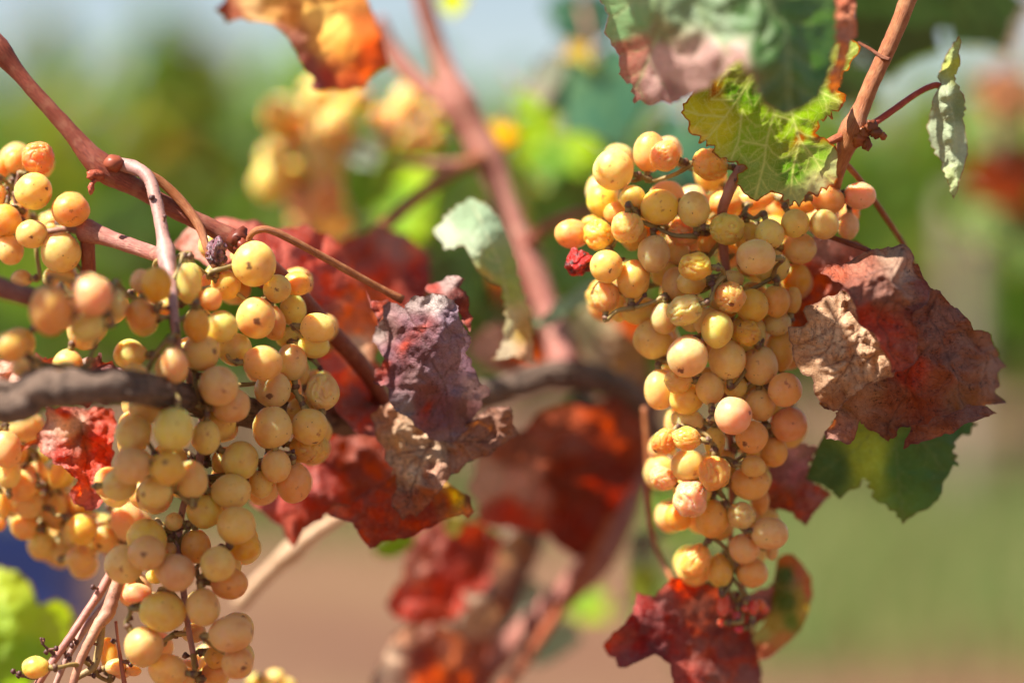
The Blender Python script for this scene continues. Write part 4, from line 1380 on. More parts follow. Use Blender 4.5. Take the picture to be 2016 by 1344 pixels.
YG, LG, G3, BN = (.44, .44, .05), (.22, .36, .045), (.10, .23, .03), (.30, .07, .02)  # yellow side carries sun shining through, deeper green the shadow on the blade
c3 = zz([(500, 480, YG), (560, 560, YG), (620, 480, YG), (530, 620, (.55, .42, .10)), (640, 600, YG), (700, 420, G3), (800, 420, G3), (850, 560, LG), (760, 640, LG), (760, 800, (.2, .32, .07)), (850, 850, (.22, .32, .09)), (960, 780, G3), (980, 900, (.32, .38, .15)), (1000, 540, LG), (1080, 520, LG), (1090, 700, (.2, .34, .06)), (1100, 850, (.42, .42, .22)), (1170, 740, (.36, .40, .20)), (1215, 470, BN), (1180, 395, BN), (1150, 470, (.25,.3,.06)), (1120,440,(.2,.32,.06)), (1240, 220, (.25, .3, .08)), (1200, 300, (.2, .22, .05)), (1075, 600, BN), (1000, 627, BN), (1040, 590, LG), (960, 610, LG), (1030,660,(.2,.34,.06)), (1130, 860, (.35, .14, .08)), (580, 410, (.3, .36, .05)), (600, 412, BN), (740, 350, (.22, .24, .05)), (900, 350, G3)])
s3 = sheet(o3, zz([(560, 360, .928), (700, 280, .918), (900, 260, .908), (1100, 240, .915), (1240, 200, .940), (480, 500, .946), (700, 500, .934), (900, 500, .928), (1060, 500, .936), (1190, 440, .950), (560, 640, .952), (720, 720, .946), (840, 700, .938), (960, 700, .938), (1080, 700, .944), (1180, 740, .956), (740, 860, .948), (850, 880, .946), (960, 920, .949), (1100, 870, .955)]),
           c3, v3, h=3.2, teeth=13, period=26, frac=2.0, wrinkle=.0015, wl=50, roll=-.003, veinw=2.3, seed=4, side_veins=40, quilt=.0012)
LF_C = leaf('leaf', [s3], 'green', shoot, 'translucent yellow green leaf with brown burnt edges and pale veins')

# small folded leaf
o4 = zz([(1722, 160), (1736, 195), (1722, 245), (1728, 300), (1702, 345), (1712, 380), (1742, 425), (1752, 490), (1738, 560), (1756, 590), (1758, 700), (1742, 770), (1722, 830), (1702, 905), (1684, 875), (1672, 820), (1642, 762), (1612, 690), (1582, 622), (1576, 570), (1600, 480), (1612, 420), (1640, 382), (1622, 350), (1642, 290), (1682, 220)])
s4 = sheet(o4, zz([(1722, 160, .962), (1660, 300, .968), (1720, 300, .962), (1645, 390, .958), (1590, 560, .975), (1680, 480, .955), (1745, 500, .972), (1690, 620, .954), (1620, 690, .972), (1755, 650, .975), (1700, 750, .956), (1700, 890, .960)]),
           zz([(1700, 250, (.34, .42, .16)), (1715, 280, (.48, .50, .06)), (1640, 450, (.38, .44, .28)), (1620, 600, (.36, .43, .27)), (1700, 650, (.40, .46, .30)), (1740, 480, (.20, .25, .10)), (1700, 850, (.40, .48, .22))]),
           [zz([(1650, 390), (1690, 500), (1712, 640), (1706, 780), (1702, 880)]), zz([(1690, 500), (1640, 560)]), zz([(1712, 640), (1660, 700)])], h=4, teeth=5, period=20, frac=2, wrinkle=.0025, wl=30, veinw=1.8, seed=5)
LF_B = leaf('leaf', [s4], 'pale', shoot, 'small pale green leaf folded shut and hanging point down')

# large curled brown leaf
zb = lambda p: z(1480, 400, 2.036, p)
MB_, TAN, MAR, RED = (.25, .112, .095), (.62, .43, .34), (.16, .05, .045), (.40, .055, .03)  # the red puts light shining through into the dead blade
m5 = sheet(zb([(640, 240), (690, 300), (715, 330), (760, 372), (830, 432), (905, 502), (975, 556), (1008, 630), (1028, 668), (1002, 690), (992, 735), (1018, 790), (1008, 822), (945, 806), (890, 850), (800, 900), (720, 930), (640, 895), (610, 900), (592, 935), (552, 968), (505, 932), (470, 900), (442, 868), (428, 930), (380, 978), (335, 962), (285, 912), (325, 870), (350, 845), (300, 835), (270, 790), (360, 740), (480, 680), (560, 600), (620, 500)]),
           zb([(640, 240, .955), (720, 340, .956), (900, 500, .968), (1020, 670, .985), (1010, 810, .985), (800, 620, .952), (700, 500, .950), (640, 640, .946), (560, 760, .950), (720, 760, .954), (860, 780, .965), (640, 890, .962), (550, 960, .968), (380, 860, .955), (380, 970, .962), (300, 820, .952), (300, 920, .965)]),
           zb([(760, 420, MB_), (900, 560, (.24, .12, .10)), (980, 680, (.26, .14, .12)), (700, 560, MB_), (820, 640, (.2, .09, .08)), (640, 680, RED), (760, 700, (.27, .09, .06)), (560, 780, (.24, .08, .05)), (680, 800, (.26, .06, .03)), (850, 780, (.26, .13, .09)), (420, 800, (.30, .17, .14)), (360, 930, (.34, .18, .17)), (540, 900, (.2, .09, .07)), (460, 740, (.32, .19, .15)), (320, 800, (.3, .18, .13))]),
           [zb([(660, 300), (740, 500), (800, 640), (860, 800)]), zb([(740, 500), (640, 660), (540, 940)]), zb([(700, 400), (860, 520), (1000, 660)])], h=4.2, frac=7, wrinkle=.004, wl=70, crumple=.0065, quilt=.002, roll=-.008, veinw=2, seed=6, side_veins=60)
p5 = sheet(zb([(140, 497), (200, 490), (224, 482), (212, 430), (226, 402), (262, 388), (310, 372), (366, 352), (420, 380), (470, 450), (540, 540), (600, 640), (560, 690), (500, 715), (430, 752), (380, 795), (330, 838), (268, 795), (250, 740), (235, 692), (200, 690), (178, 650), (160, 600), (148, 545)]),
           zb([(140, 500, .958), (215, 430, .955), (366, 352, .948), (300, 480, .942), (240, 620, .942), (400, 560, .936), (480, 560, .938), (590, 650, .940), (340, 700, .936), (270, 780, .945), (330, 835, .948), (450, 740, .940), (190, 680, .958)]),
           zb([(180, 520, (.50, .34, .26)), (260, 420, (.40, .26, .20)), (300, 480, TAN), (330, 560, TAN), (420, 560, TAN), (480, 620, TAN), (280, 650, (.48, .32, .25)), (350, 680, TAN), (300, 740, (.40, .26, .20)), (400, 720, (.40, .27, .22)), (300, 810, (.38, .2, .12))]),
           [zb([(180, 570), (290, 520), (340, 480), (390, 425)]), zb([(330, 500), (310, 570), (270, 620)]), zb([(430, 470), (430, 560), (390, 650), (340, 720)]), zb([(300, 650), (380, 620)]), zb([(500, 600), (440, 650)])], h=3.6, frac=5, wrinkle=.003, wl=50, crumple=.002, quilt=.003, roll=.004, veinw=2.2, seed=7, side_veins=36)
t5 = sheet(zb([(284, 282), (300, 250), (350, 250), (400, 222), (440, 200), (500, 185), (556, 170), (602, 174), (640, 215), (662, 262), (690, 300), (716, 352), (690, 395), (660, 440), (650, 480), (668, 560), (682, 612), (640, 640), (600, 672), (556, 674), (520, 592), (470, 520), (412, 430), (388, 352), (345, 315)]),
           zb([(284, 282, .950), (440, 200, .946), (560, 170, .948), (640, 220, .944), (710, 350, .948), (400, 320, .930), (520, 280, .922), (600, 260, .924), (640, 400, .932), (500, 430, .922), (560, 520, .924), (660, 580, .938), (600, 670, .934)]),
           zb([(330, 270, (.38, .10, .06)), (450, 240, (.30, .12, .10)), (560, 200, (.30, .2, .18)), (600, 280, (.40, .28, .26)), (420, 330, (.24, .09, .08)), (520, 350, (.22, .10, .09)), (620, 400, (.30, .17, .15)), (480, 450, RED), (560, 520, RED), (620, 600, (.30, .08, .06)), (560, 640, (.40, .08, .05)), (690, 350, (.2, .05, .04)), (650, 430, (.2, .06, .05))]),  # pale top is a sunlit patch painted in, reds the light shining through
           [zb([(600, 190), (540, 330), (520, 480), (570, 640)]), zb([(560, 260), (430, 300)]), zb([(530, 380), (640, 440)])], h=3.8, frac=4, wrinkle=.004, wl=60, crumple=.005, quilt=.0025, roll=-.007, veinw=2, seed=8, side_veins=50)
r5 = sheet(zb([(605, 982), (630, 930), (640, 892), (720, 868), (800, 840), (880, 812), (940, 806), (985, 836), (900, 872), (800, 916), (700, 950)]),
           zb([(605, 982, .955), (640, 892, .952), (800, 850, .942), (940, 808, .960), (985, 836, .968), (800, 916, .944)]),
           zb([(640, 930, (.2, .07, .05)), (760, 880, (.16, .06, .05)), (760, 925, (.30, .12, .08)), (900, 840, (.18, .07, .06))]), h=4.5, frac=4, wrinkle=.003, wl=50, crumple=.003, seed=9)
LF_D = leaf('leaf', [m5, p5, t5, r5], 'dry', shoot, 'large dead leaf curled over itself, tan and maroon with dark specks')

# green leaf behind it
o6 = [(1585, 942), (1600, 905), (1612, 872), (1640, 830), (1720, 790), (1820, 800), (1924, 832), (1905, 855), (1876, 872), (1886, 912), (1866, 930), (1850, 980), (1826, 1003), (1806, 1008), (1778, 1030), (1758, 1004), (1728, 990), (1715, 968), (1704, 940), (1684, 962), (1650, 982), (1640, 968), (1618, 954)]
s6 = sheet(o6, [(1585, 942, 1.005), (1700, 820, .985), (1704, 940, .992), (1778, 1030, .998), (1880, 900, .995), (1924, 832, 1.0), (1770, 900, .986)],
           [(1640, 920, (.06, .15, .04)), (1780, 920, (.06, .17, .03)), (1707, 906, (.35, .5, .05)), (1850, 900, (.06, .15, .03))], [[(1760, 800), (1766, 900), (1778, 1025)], [(1760, 800), (1690, 880), (1600, 940)], [(1760, 800), (1840, 900), (1860, 930)]], h=5, teeth=11, period=26, wrinkle=.002, wl=60, veinw=1.8, seed=10, side_veins=36)  # one yellow green spot paints in light passing through
leaf('leaf', [s6], 'green_deep', shoot, 'dark green toothed leaf showing below the curled brown leaf')
s7 = sheet([(1490, 870), (1530, 850), (1562, 866), (1608, 880), (1590, 915), (1604, 952), (1640, 972), (1618, 992), (1600, 1012), (1588, 1035), (1560, 1012), (1530, 1002), (1505, 1010), (1490, 960)],
           [(1500, 880, 1.01), (1600, 880, 1.0), (1560, 950, 1.012), (1630, 975, 1.02), (1580, 1030, 1.01), (1500, 1000, 1.02)], [(1570, 880, (.42, .24, .22)), (1560, 930, (.30, .14, .14)), (1600, 970, (.32, .10, .08)), (1540, 990, (.34, .10, .06))], h=5, teeth=5, period=20, frac=4, wrinkle=.004, wl=40, seed=11)
leaf('leaf', [s7], 'red', shoot, 'dusky reddish leaf tucked behind the tail of the golden bunch')
s7 = sheet([(1560, 480), (1620, 462), (1690, 478), (1735, 500), (1700, 560), (1660, 640), (1590, 700), (1540, 680), (1550, 580)],
           [(1560, 480, .995), (1700, 480, .985), (1640, 580, .99), (1560, 680, 1.0)], [(1620, 480, (.5, .3, .26)), (1660, 540, (.34, .12, .09)), (1600, 560, (.45, .10, .05)), (1580, 640, (.3, .1, .07))], h=6, frac=5, wrinkle=.004, wl=50, seed=12)
leaf('leaf', [s7], 'red', shoot, 'pinkish brown leaf between the golden bunch and the curled brown leaf')

# crumpled purple brown leaf on the arched petiole
zc = lambda p: z(600, 440, 2.879, p)
PB, GREY, RD = (.19, .085, .105), (.30, .195, .25), (.40, .05, .025)
a8 = sheet(zc([(474, 428), (560, 470), (600, 428), (650, 415), (730, 398), (800, 415), (852, 462), (880, 520), (905, 590), (945, 685), (905, 735), (940, 780), (965, 830), (985, 885), (1064, 932), (1035, 965), (1000, 985), (992, 1065), (932, 1150), (868, 1210), (820, 1255), (745, 1225), (690, 1190), (640, 1160), (580, 1092), (500, 1062), (480, 960), (460, 920), (385, 908), (388, 830), (445, 765), (408, 692), (380, 682), (402, 600), (440, 520)]),
           zc([(474, 428, .964), (700, 400, .950), (850, 460, .950), (420, 640, .972), (600, 620, .950), (750, 600, .944), (900, 640, .952), (600, 850, .960), (780, 800, .954), (930, 790, .962), (1060, 930, .976), (480, 1000, .972), (700, 1050, .968), (860, 1050, .972), (820, 1250, .985), (390, 880, .974)]),
           zc([(620, 440, (.42, .32, .3)), (740, 440, (.45, .36, .33)), (840, 520, GREY), (600, 560, PB), (500, 620, (.26, .13, .12)), (655, 592, RD), (640, 560, PB), (690, 620, PB), (570, 690, RD), (545, 660, PB), (610, 720, PB), (700, 700, PB), (450, 800, RD), (500, 820, PB), (470, 740, PB), (800, 680, GREY), (880, 680, GREY), (620, 860, (.24, .13, .13)), (760, 820, GREY), (700, 960, (.24, .09, .08)), (820, 900, GREY), (960, 920, (.40, .27, .27)), (695, 1045, RD), (660, 1020, PB), (740, 1060, PB), (780, 1100, PB), (900, 1060, (.2, .1, .1)), (580, 1050, (.26, .22, .24)), (800, 1230, (.3, .2, .22)), (940, 800, GREY), (420, 620, (.4, .3, .27))]),  # small red spots paint in light coming through the blade
           [zc([(560, 470), (700, 720), (800, 920), (820, 1240)]), zc([(640, 600), (800, 580), (930, 690)]), zc([(700, 720), (520, 860)]), zc([(780, 880), (900, 760)]), zc([(800, 940), (700, 1120)])], h=4, frac=5, wrinkle=.005, wl=70, crumple=.0028, quilt=.0012, roll=-.003, veinw=2, seed=13, side_veins=50)
b8 = sheet(zc([(690, 390), (700, 345), (780, 320), (860, 294), (902, 318), (868, 365), (920, 372), (932, 470), (940, 620), (890, 570), (840, 450), (770, 405)]),
           zc([(700, 345, .985), (860, 294, .975), (930, 480, .975), (940, 620, .968), (770, 405, .974), (840, 400, .968)]), zc([(720, 360, (.35, .05, .03)), (800, 335, (.42, .3, .27)), (880, 400, (.2, .04, .03)), (910, 560, (.4, .06, .03))]), h=4.5, frac=5, wrinkle=.003, wl=40, crumple=.003, seed=14)
c8 = sheet(zc([(348, 375), (372, 440), (440, 430), (474, 428), (490, 470), (440, 525), (404, 600), (412, 540), (380, 490), (362, 440)]),
           zc([(348, 375, .976), (440, 430, .970), (404, 600, .966), (480, 450, .973)]), zc([(380, 460, RD), (440, 460, (.45, .06, .02)), (410, 560, (.3, .06, .04))]), h=4.5, frac=3, wrinkle=.002, wl=30, seed=15)
LF_A = leaf('leaf', [a8, b8, c8], 'dry_dull', vine, 'crumpled purple brown dead leaf hanging from the thin arched petiole')
d8 = sheet([(728, 822), (745, 800), (765, 792), (790, 800), (840, 840), (885, 850), (920, 835), (950, 808), (985, 800), (1008, 798), (1013, 830), (1018, 856), (990, 872), (968, 894), (930, 908), (890, 930), (866, 968), (845, 990), (822, 1012), (795, 1020), (772, 994), (780, 958), (774, 920), (752, 880), (740, 848)],
           [(728, 822, .990), (780, 830, .984), (770, 900, .985), (800, 940, .978), (795, 1018, .976), (860, 880, .980), (840, 970, .974), (920, 880, .978), (1010, 810, .982), (1015, 856, .985)],
           [(740, 830, (.45, .25, .2)), (790, 870, (.6, .46, .38)), (770, 890, (.58, .42, .35)), (820, 900, (.56, .42, .36)), (850, 890, (.52, .4, .34)), (810, 930, (.68, .54, .46)), (785, 950, (.4, .25, .2)), (850, 930, (.36, .2, .17)), (900, 900, (.34, .19, .16)), (960, 860, (.28, .15, .13)), (990, 820, (.3, .17, .15)), (800, 990, (.36, .13, .08)), (840, 980, (.4, .14, .07))],  # tan tones brightened to carry sunlight on this leaf
           [[(880, 830), (830, 900), (800, 1000)], [(845, 880), (775, 900)], [(835, 895), (790, 930)], [(860, 860), (960, 870)]], h=4, frac=5, wrinkle=.004, wl=50, crumple=.003, quilt=.0035, roll=.004, veinw=2.2, seed=16, side_veins=40)
leaf('leaf', [d8], 'dry', vine, 'tan crumpled dead leaf under the purple brown one')
zd = lambda p: z(600, 877, 2.879, p)
s9 = sheet(zd([(108, 372), (140, 330), (200, 328), (250, 340), (330, 262), (420, 222), (520, 150), (760, 160), (850, 230), (905, 262), (955, 300), (962, 370), (930, 405), (890, 392), (800, 420), (690, 458), (600, 505), (500, 545), (420, 555), (372, 586), (340, 560), (300, 470), (270, 425), (185, 420), (135, 400)]),
           zd([(108, 372, .995), (250, 350, .988), (372, 586, .988), (500, 300, .998), (600, 450, .986), (860, 260, .99), (960, 340, .985)]),
           zd([(180, 350, (.35, .14, .12)), (300, 350, (.22, .05, .035)), (400, 460, (.28, .045, .02)), (560, 420, (.26, .05, .025)), (700, 380, (.26, .05, .03)), (800, 320, (.24, .07, .03)), (880, 290, (.55, .42, .05)), (940, 300, (.12, .05, .03)), (935, 380, (.5, .15, .04))]), h=4.5, frac=3.5, wrinkle=.004, wl=60, crumple=.003, roll=-.003, seed=17)
leaf('leaf', [s9], 'red', vine, 'dark red leaf with a yellow curled tip below the tan leaf')
s9 = sheet([(490, 985), (540, 950), (600, 900), (660, 860), (740, 850), (790, 900), (760, 960), (700, 1000), (640, 1015), (600, 1045), (578, 1078), (556, 1040), (520, 1010)],
           [(490, 985, 1.05), (660, 870, 1.04), (580, 1075, 1.03), (760, 950, 1.04), (620, 960, 1.02)], [(540, 980, (.3, .05, .04)), (620, 950, (.24, .04, .03)), (700, 920, (.22, .05, .03)), (580, 1050, (.3, .05, .03))], h=6, frac=4, wrinkle=.005, wl=60, seed=18)
leaf('leaf', [s9], 'red', vine, 'deep red leaf between the largest bunch and the straw coloured cane')
s10 = sheet([(340, 480), (378, 445), (430, 430), (495, 434), (560, 452), (600, 440), (660, 470), (700, 520), (720, 580), (745, 640), (740, 700), (760, 790), (745, 860), (690, 850), (650, 780), (620, 700), (590, 640), (540, 580), (470, 540), (400, 520)],
            [(340, 480, 1.00), (430, 430, 1.01), (560, 450, 1.02), (480, 510, .985), (660, 520, 1.03), (700, 640, 1.03), (640, 720, 1.0), (740, 800, 1.02), (700, 720, 1.04)],
            [(380, 470, (.45, .2, .16)), (450, 450, (.42, .13, .10)), (540, 490, (.32, .06, .045)), (620, 560, (.36, .05, .03)), (700, 620, (.5, .10, .03)), (690, 690, (.5, .36, .3)), (660, 720, (.5, .06, .03)), (730, 760, (.2, .04, .03)), (640, 660, (.2, .05, .05))], h=6, frac=4, wrinkle=.005, wl=70, crumple=.004, seed=19)  # orange and pink points paint sunlit patches into the red
leaf('leaf', [s10], 'red', vine, 'wide red leaf behind the long cane and the berry with the star scar')
s10 = sheet([(640, 520), (680, 470), (740, 452), (800, 462), (845, 500), (850, 560), (830, 620), (780, 640), (720, 620), (690, 660), (650, 620)],
            [(640, 520, 1.10), (740, 452, 1.12), (845, 520, 1.11), (740, 560, 1.09), (690, 650, 1.09)], [(700, 500, (.36, .08, .05)), (760, 540, (.5, .07, .03)), (780, 480, (.42, .2, .16)), (820, 560, (.24, .04, .03)), (720, 600, (.55, .12, .03))], h=7, frac=4, wrinkle=.006, wl=60, seed=20)  # brighter points put lit patches into the scarlet
leaf('leaf', [s10], 'red', back, 'blurred scarlet leaf behind the crumpled purple brown leaf')
s11 = sheet([(852, 457), (868, 472), (872, 490), (892, 490), (912, 482), (926, 505), (940, 535), (962, 552), (986, 566), (992, 600), (995, 640), (985, 680), (968, 712), (1010, 702), (1052, 716), (1048, 650), (1042, 600), (1032, 580), (1018, 520), (1006, 480), (985, 430), (955, 398), (920, 390), (882, 418)],
            [(852, 457, 1.025), (920, 395, 1.03), (960, 480, 1.005), (1010, 500, 1.03), (1000, 600, 1.01), (1040, 600, 1.03), (970, 710, 1.015), (1050, 712, 1.03), (1010, 660, 1.01)],
            [(870, 460, (.42, .48, .34)), (920, 430, (.24, .34, .20)), (930, 480, (.32, .40, .26)), (970, 450, (.28, .4, .26)), (970, 520, (.22, .36, .16)), (950, 545, (.5, .42, .12)), (990, 570, (.34, .44, .10)), (1010, 540, (.3, .42, .12)), (1000, 640, (.6, .58, .36)), (1030, 650, (.5, .34, .12)), (990, 690, (.62, .54, .4)), (1040, 700, (.6, .38, .25))],
            [[(1010, 640), (985, 520), (930, 400)], [(985, 520), (870, 465)]], h=5, teeth=8, period=24, wrinkle=.003, wl=50, seed=21)
leaf('leaf', [s11], 'pale', back, 'pale green leaf with a tan withered tip between the two main bunches')
# red leaf under the old wood, sun glow put into its brightest reds
ze = lambda p: z(0, 780, 3.733, p)
s12 = sheet(ze([(330, 60), (560, 70), (700, 80), (840, 120), (850, 260), (830, 400), (835, 520), (820, 620), (900, 650), (905, 680), (840, 660), (790, 740), (700, 840), (640, 810), (560, 780), (510, 720), (560, 640), (520, 600), (470, 520), (400, 490), (330, 440), (300, 400), (250, 370), (150, 400), (140, 340), (240, 330), (320, 200)]),
            ze([(330, 60, .985), (840, 120, .975), (440, 250, .966), (600, 260, .972), (740, 300, .975), (820, 500, .972), (700, 830, .970), (560, 650, .968), (400, 420, .968), (160, 360, .975), (880, 660, .968), (740, 600, .964)]),
            ze([(430, 200, (.46, .33, .27)), (530, 220, (.46, .33, .26)), (480, 130, (.3, .05, .03)), (600, 350, (.22, .08, .06)), (740, 330, (.62, .05, .015)), (740, 430, (.62, .05, .015)), (640, 480, (.45, .05, .02)), (760, 220, (.4, .06, .03)), (440, 400, (.36, .05, .035)), (380, 330, (.5, .25, .22)), (760, 590, (.22, .10, .09)), (620, 600, (.6, .06, .02)), (600, 690, (.45, .12, .10)), (720, 750, (.45, .10, .08)), (200, 350, (.6, .12, .03)), (800, 500, (.4, .05, .03))]),
            [ze([(560, 80), (620, 300), (640, 600), (700, 830)]), ze([(620, 300), (780, 400)])], h=4, frac=6, wrinkle=.004, wl=50, crumple=.003, quilt=.002, roll=-.003, seed=22)
leaf('leaf', [s12], 'red', vine, 'torn red leaf glowing with sunlight under the old wood')
s12 = sheet([(-20, 700), (30, 690), (80, 700), (130, 705), (190, 700), (240, 720), (250, 780), (180, 800), (90, 790), (20, 790), (-20, 760)], [(0, 700, .975), (120, 700, .955), (240, 720, .96), (120, 780, .962), (0, 780, .97)],
            [(40, 720, (.5, .3, .25)), (90, 720, (.5, .06, .03)), (140, 710, (.42, .3, .26)), (200, 740, (.16, .05, .05)), (100, 770, (.2, .05, .04))], h=5, frac=7, wrinkle=.005, wl=30, crumple=.005, seed=23)
leaf('leaf', [s12], 'red', vine, 'ragged red and pinkish leaf scraps above the old wood')
# low red leaf and its neighbour
zf = lambda p: z(1160, 944, 3.36, p)
s13 = sheet(zf([(95, 1108), (150, 1000), (230, 955), (285, 840), (322, 738), (430, 770), (490, 700), (545, 648), (600, 640), (640, 660), (700, 690), (800, 700), (900, 720), (1000, 760), (1100, 740), (1190, 690), (1240, 560), (1260, 720), (1220, 880), (1120, 960), (1085, 1040), (1130, 1200), (1150, 1400), (1120, 1560), (500, 1560), (560, 1380), (540, 1220), (430, 1162), (300, 1220), (182, 1258), (170, 1190), (125, 1170)]),
            zf([(95, 1108, 1.01), (322, 738, 1.005), (560, 640, 1.0), (300, 1000, .995), (182, 1258, 1.0), (700, 900, 1.012), (600, 1200, 1.0), (1000, 800, 1.02), (1240, 560, 1.035), (1100, 1200, 1.03), (800, 1300, 1.005), (800, 1550, 1.0)]),
            [(x_, y_, tuple(.78 * q_ for q_ in c_)) for x_, y_, c_ in zf([(180, 1080, (.62, .07, .03)), (250, 1000, (.36, .05, .035)), (340, 800, (.40, .04, .03)), (620, 700, (.65, .06, .025)), (480, 720, (.4, .16, .14)), (400, 950, (.25, .05, .045)), (450, 1100, (.2, .05, .05)), (560, 1050, (.36, .06, .05)), (250, 1180, (.25, .05, .05)), (700, 850, (.34, .15, .12)), (750, 1100, (.36, .12, .09)), (900, 1200, (.30, .10, .08)), (1050, 1000, (.24, .05, .035)), (1200, 750, (.4, .2, .18)), (680, 1320, (.5, .09, .06)), (860, 1350, (.36, .14, .1))])],  # brightest red tips have the shine-through glow painted in
            [zf([(1000, 760), (700, 900), (450, 1050), (200, 1080)]), zf([(1000, 760), (800, 1100), (700, 1500)]), zf([(700, 900), (560, 660)])], h=5.5, frac=4, wrinkle=.004, wl=80, crumple=.003, roll=-.004, veinw=2.5, seed=24, side_veins=60)
leaf('leaf', [s13], 'red', shoot, 'broad dark red leaf under the tail of the golden bunch')
s14 = sheet(zf([(1240, 520), (1290, 488), (1345, 490), (1420, 560), (1468, 660), (1475, 760), (1455, 860), (1400, 990), (1330, 1060), (1250, 1130), (1180, 1180), (1130, 1192), (1090, 1100), (1080, 1020), (1150, 960), (1200, 860), (1215, 700)]),
            zf([(1240, 520, 1.03), (1345, 490, 1.03), (1470, 750, 1.045), (1330, 750, 1.02), (1200, 800, 1.03), (1250, 1120, 1.03), (1100, 1050, 1.03)]),
            zf([(1300, 620, (.06, .12, .02)), (1320, 800, (.05, .12, .02)), (1340, 930, (.10, .16, .02)), (1300, 520, (.45, .12, .03)), (1400, 600, (.42, .10, .03)), (1450, 740, (.45, .07, .03)), (1400, 760, (.28, .22, .03)), (1420, 900, (.4, .28, .05)), (1280, 1060, (.45, .18, .06)), (1150, 1130, (.45, .12, .06)), (1130, 1020, (.36, .34, .10)), (1230, 960, (.35, .25, .06))]), h=5, frac=2, wrinkle=.002, wl=60, seed=25)
leaf('leaf', [s14], 'green', shoot, 'rounded dark green leaf with an orange red rim, low beside the red leaf')

# orange leaf at the top, its backlit glow put into the colours
zg = lambda p: z(400, 0, 2.52, p)
s15 = sheet(zg([(62, 48), (100, 90), (115, 118), (150, 98), (200, 95), (262, 110), (350, 125), (420, 190), (468, 280), (500, 340), (548, 400), (542, 435), (575, 452), (640, 440), (700, 455), (760, 436), (810, 430), (840, 385), (880, 350), (930, 320), (900, 230), (880, 150), (840, 60), (800, -60), (700, -180), (500, -230), (250, -180), (130, -80), (110, 0)]),
            zg([(62, 48, 1.065), (200, 60, 1.05), (350, 100, 1.035), (560, 420, 1.04), (700, 300, 1.05), (820, 420, 1.06), (930, 320, 1.075), (840, 50, 1.06), (650, 60, 1.035), (500, -200, 1.02), (780, -100, 1.05)]),
            zg([(90, 55, (.34, .06, .03)), (160, 70, (.4, .12, .06)), (230, 30, (.72, .48, .20)), (350, 60, (.75, .42, .12)), (420, 100, (.72, .30, .08)), (560, 60, (.8, .52, .16)), (650, 130, (.8, .50, .15)), (600, 230, (.72, .38, .11)), (700, 260, (.75, .32, .08)), (740, 20, (.6, .26, .08)), (800, 120, (.5, .15, .05)), (840, 250, (.62, .10, .03)), (800, 330, (.72, .12, .03)), (740, 400, (.5, .10, .04)), (620, 380, (.42, .06, .04)), (560, 420, (.2, .06, .06)), (520, 320, (.28, .08, .06)), (450, 200, (.34, .12, .07)), (660, 340, (.5, .15, .05)), (400, 140, (.4, .14, .07))]),
            [zg([(800, -100), (740, 150), (700, 430)]), zg([(760, 60), (560, 250), (480, 320)]), zg([(780, -40), (500, 30), (200, 50)])], h=6, frac=3, wrinkle=.004, wl=80, roll=-.003, veinw=4, seed=26)
leaf('leaf', [s15], 'sunny', back, 'backlit orange and red leaf against the sky')
s16 = sheet([(-40, 1105), (0, 1116), (36, 1124), (62, 1150), (72, 1180), (78, 1190), (110, 1178), (134, 1192), (148, 1220), (140, 1260), (100, 1300), (60, 1350), (20, 1420), (-40, 1420)],
            [(-40, 1105, 1.10), (60, 1150, 1.10), (148, 1220, 1.12), (40, 1250, 1.085), (0, 1400, 1.08)], [(20, 1160, (.42, .55, .03)), (50, 1210, (.34, .5, .03)), (110, 1230, (.34, .46, .04)), (60, 1290, (.2, .38, .03)), (10, 1330, (.22, .36, .04)), (0, 1220, (.3, .46, .03))], h=5, teeth=8, period=22, wrinkle=.003, wl=60, seed=27)
leaf('leaf', [s16], 'green', vine, 'bright lime green leaf in the lower corner')

# red and tan leaves hanging low behind the middle
def flat(name_label, outline, d, cols, mat, parent, tilt=(0, 0), seed=1, h=8, wrinkle=.006, wl=70, frac=5, teeth=0, cup=.0, crumple=0.0):
    c = np.mean(np.array(outline, float), 0)
    def dep(P):
        q = (P - c) / 100.0
        return d + tilt[0] * q[:, 0] + tilt[1] * q[:, 1] + cup * (q ** 2).sum(1)
    return leaf('leaf', [sheet(outline, dep, cols, h=h, frac=frac, teeth=teeth, wrinkle=wrinkle, wl=wl, crumple=crumple, seed=seed)], mat, parent, name_label)
flat('wide dark red leaf hanging behind, its sunlit part coloured tan', [(925, 955), (940, 900), (1000, 850), (1090, 800), (1180, 800), (1262, 830), (1270, 900), (1240, 960), (1200, 1030), (1150, 1085), (1130, 1098), (1080, 1060), (1000, 1040), (950, 1020)], 1.14,
     [(1000, 880, (.26, .10, .07)), (1100, 840, (.26, .10, .075)), (960, 950, (.52, .34, .26)), (1020, 960, (.52, .28, .22)), (1120, 950, (.17, .03, .02)), (1200, 930, (.16, .022, .016)), (1140, 1040, (.2, .025, .016)), (1000, 1020, (.45, .05, .03)), (1230, 860, (.26, .07, .05))], 'red', back, crumple=.006, tilt=(.012, .02), seed=31)  # tan points paint the lit patch onto the red
flat('red crinkled leaf hanging low in the middle', [(800, 1085), (830, 1040), (880, 1015), (940, 1025), (990, 1060), (985, 1120), (940, 1180), (890, 1220), (840, 1230), (780, 1215), (755, 1190), (790, 1140)], 1.15,
     [(810, 1110, (.55, .24, .18)), (850, 1060, (.5, .16, .12)), (900, 1070, (.36, .06, .04)), (880, 1150, (.5, .045, .02)), (800, 1190, (.55, .10, .07)), (850, 1205, (.55, .08, .04)), (950, 1090, (.3, .06, .04))], 'red', back, tilt=(.02, -.01), seed=32)
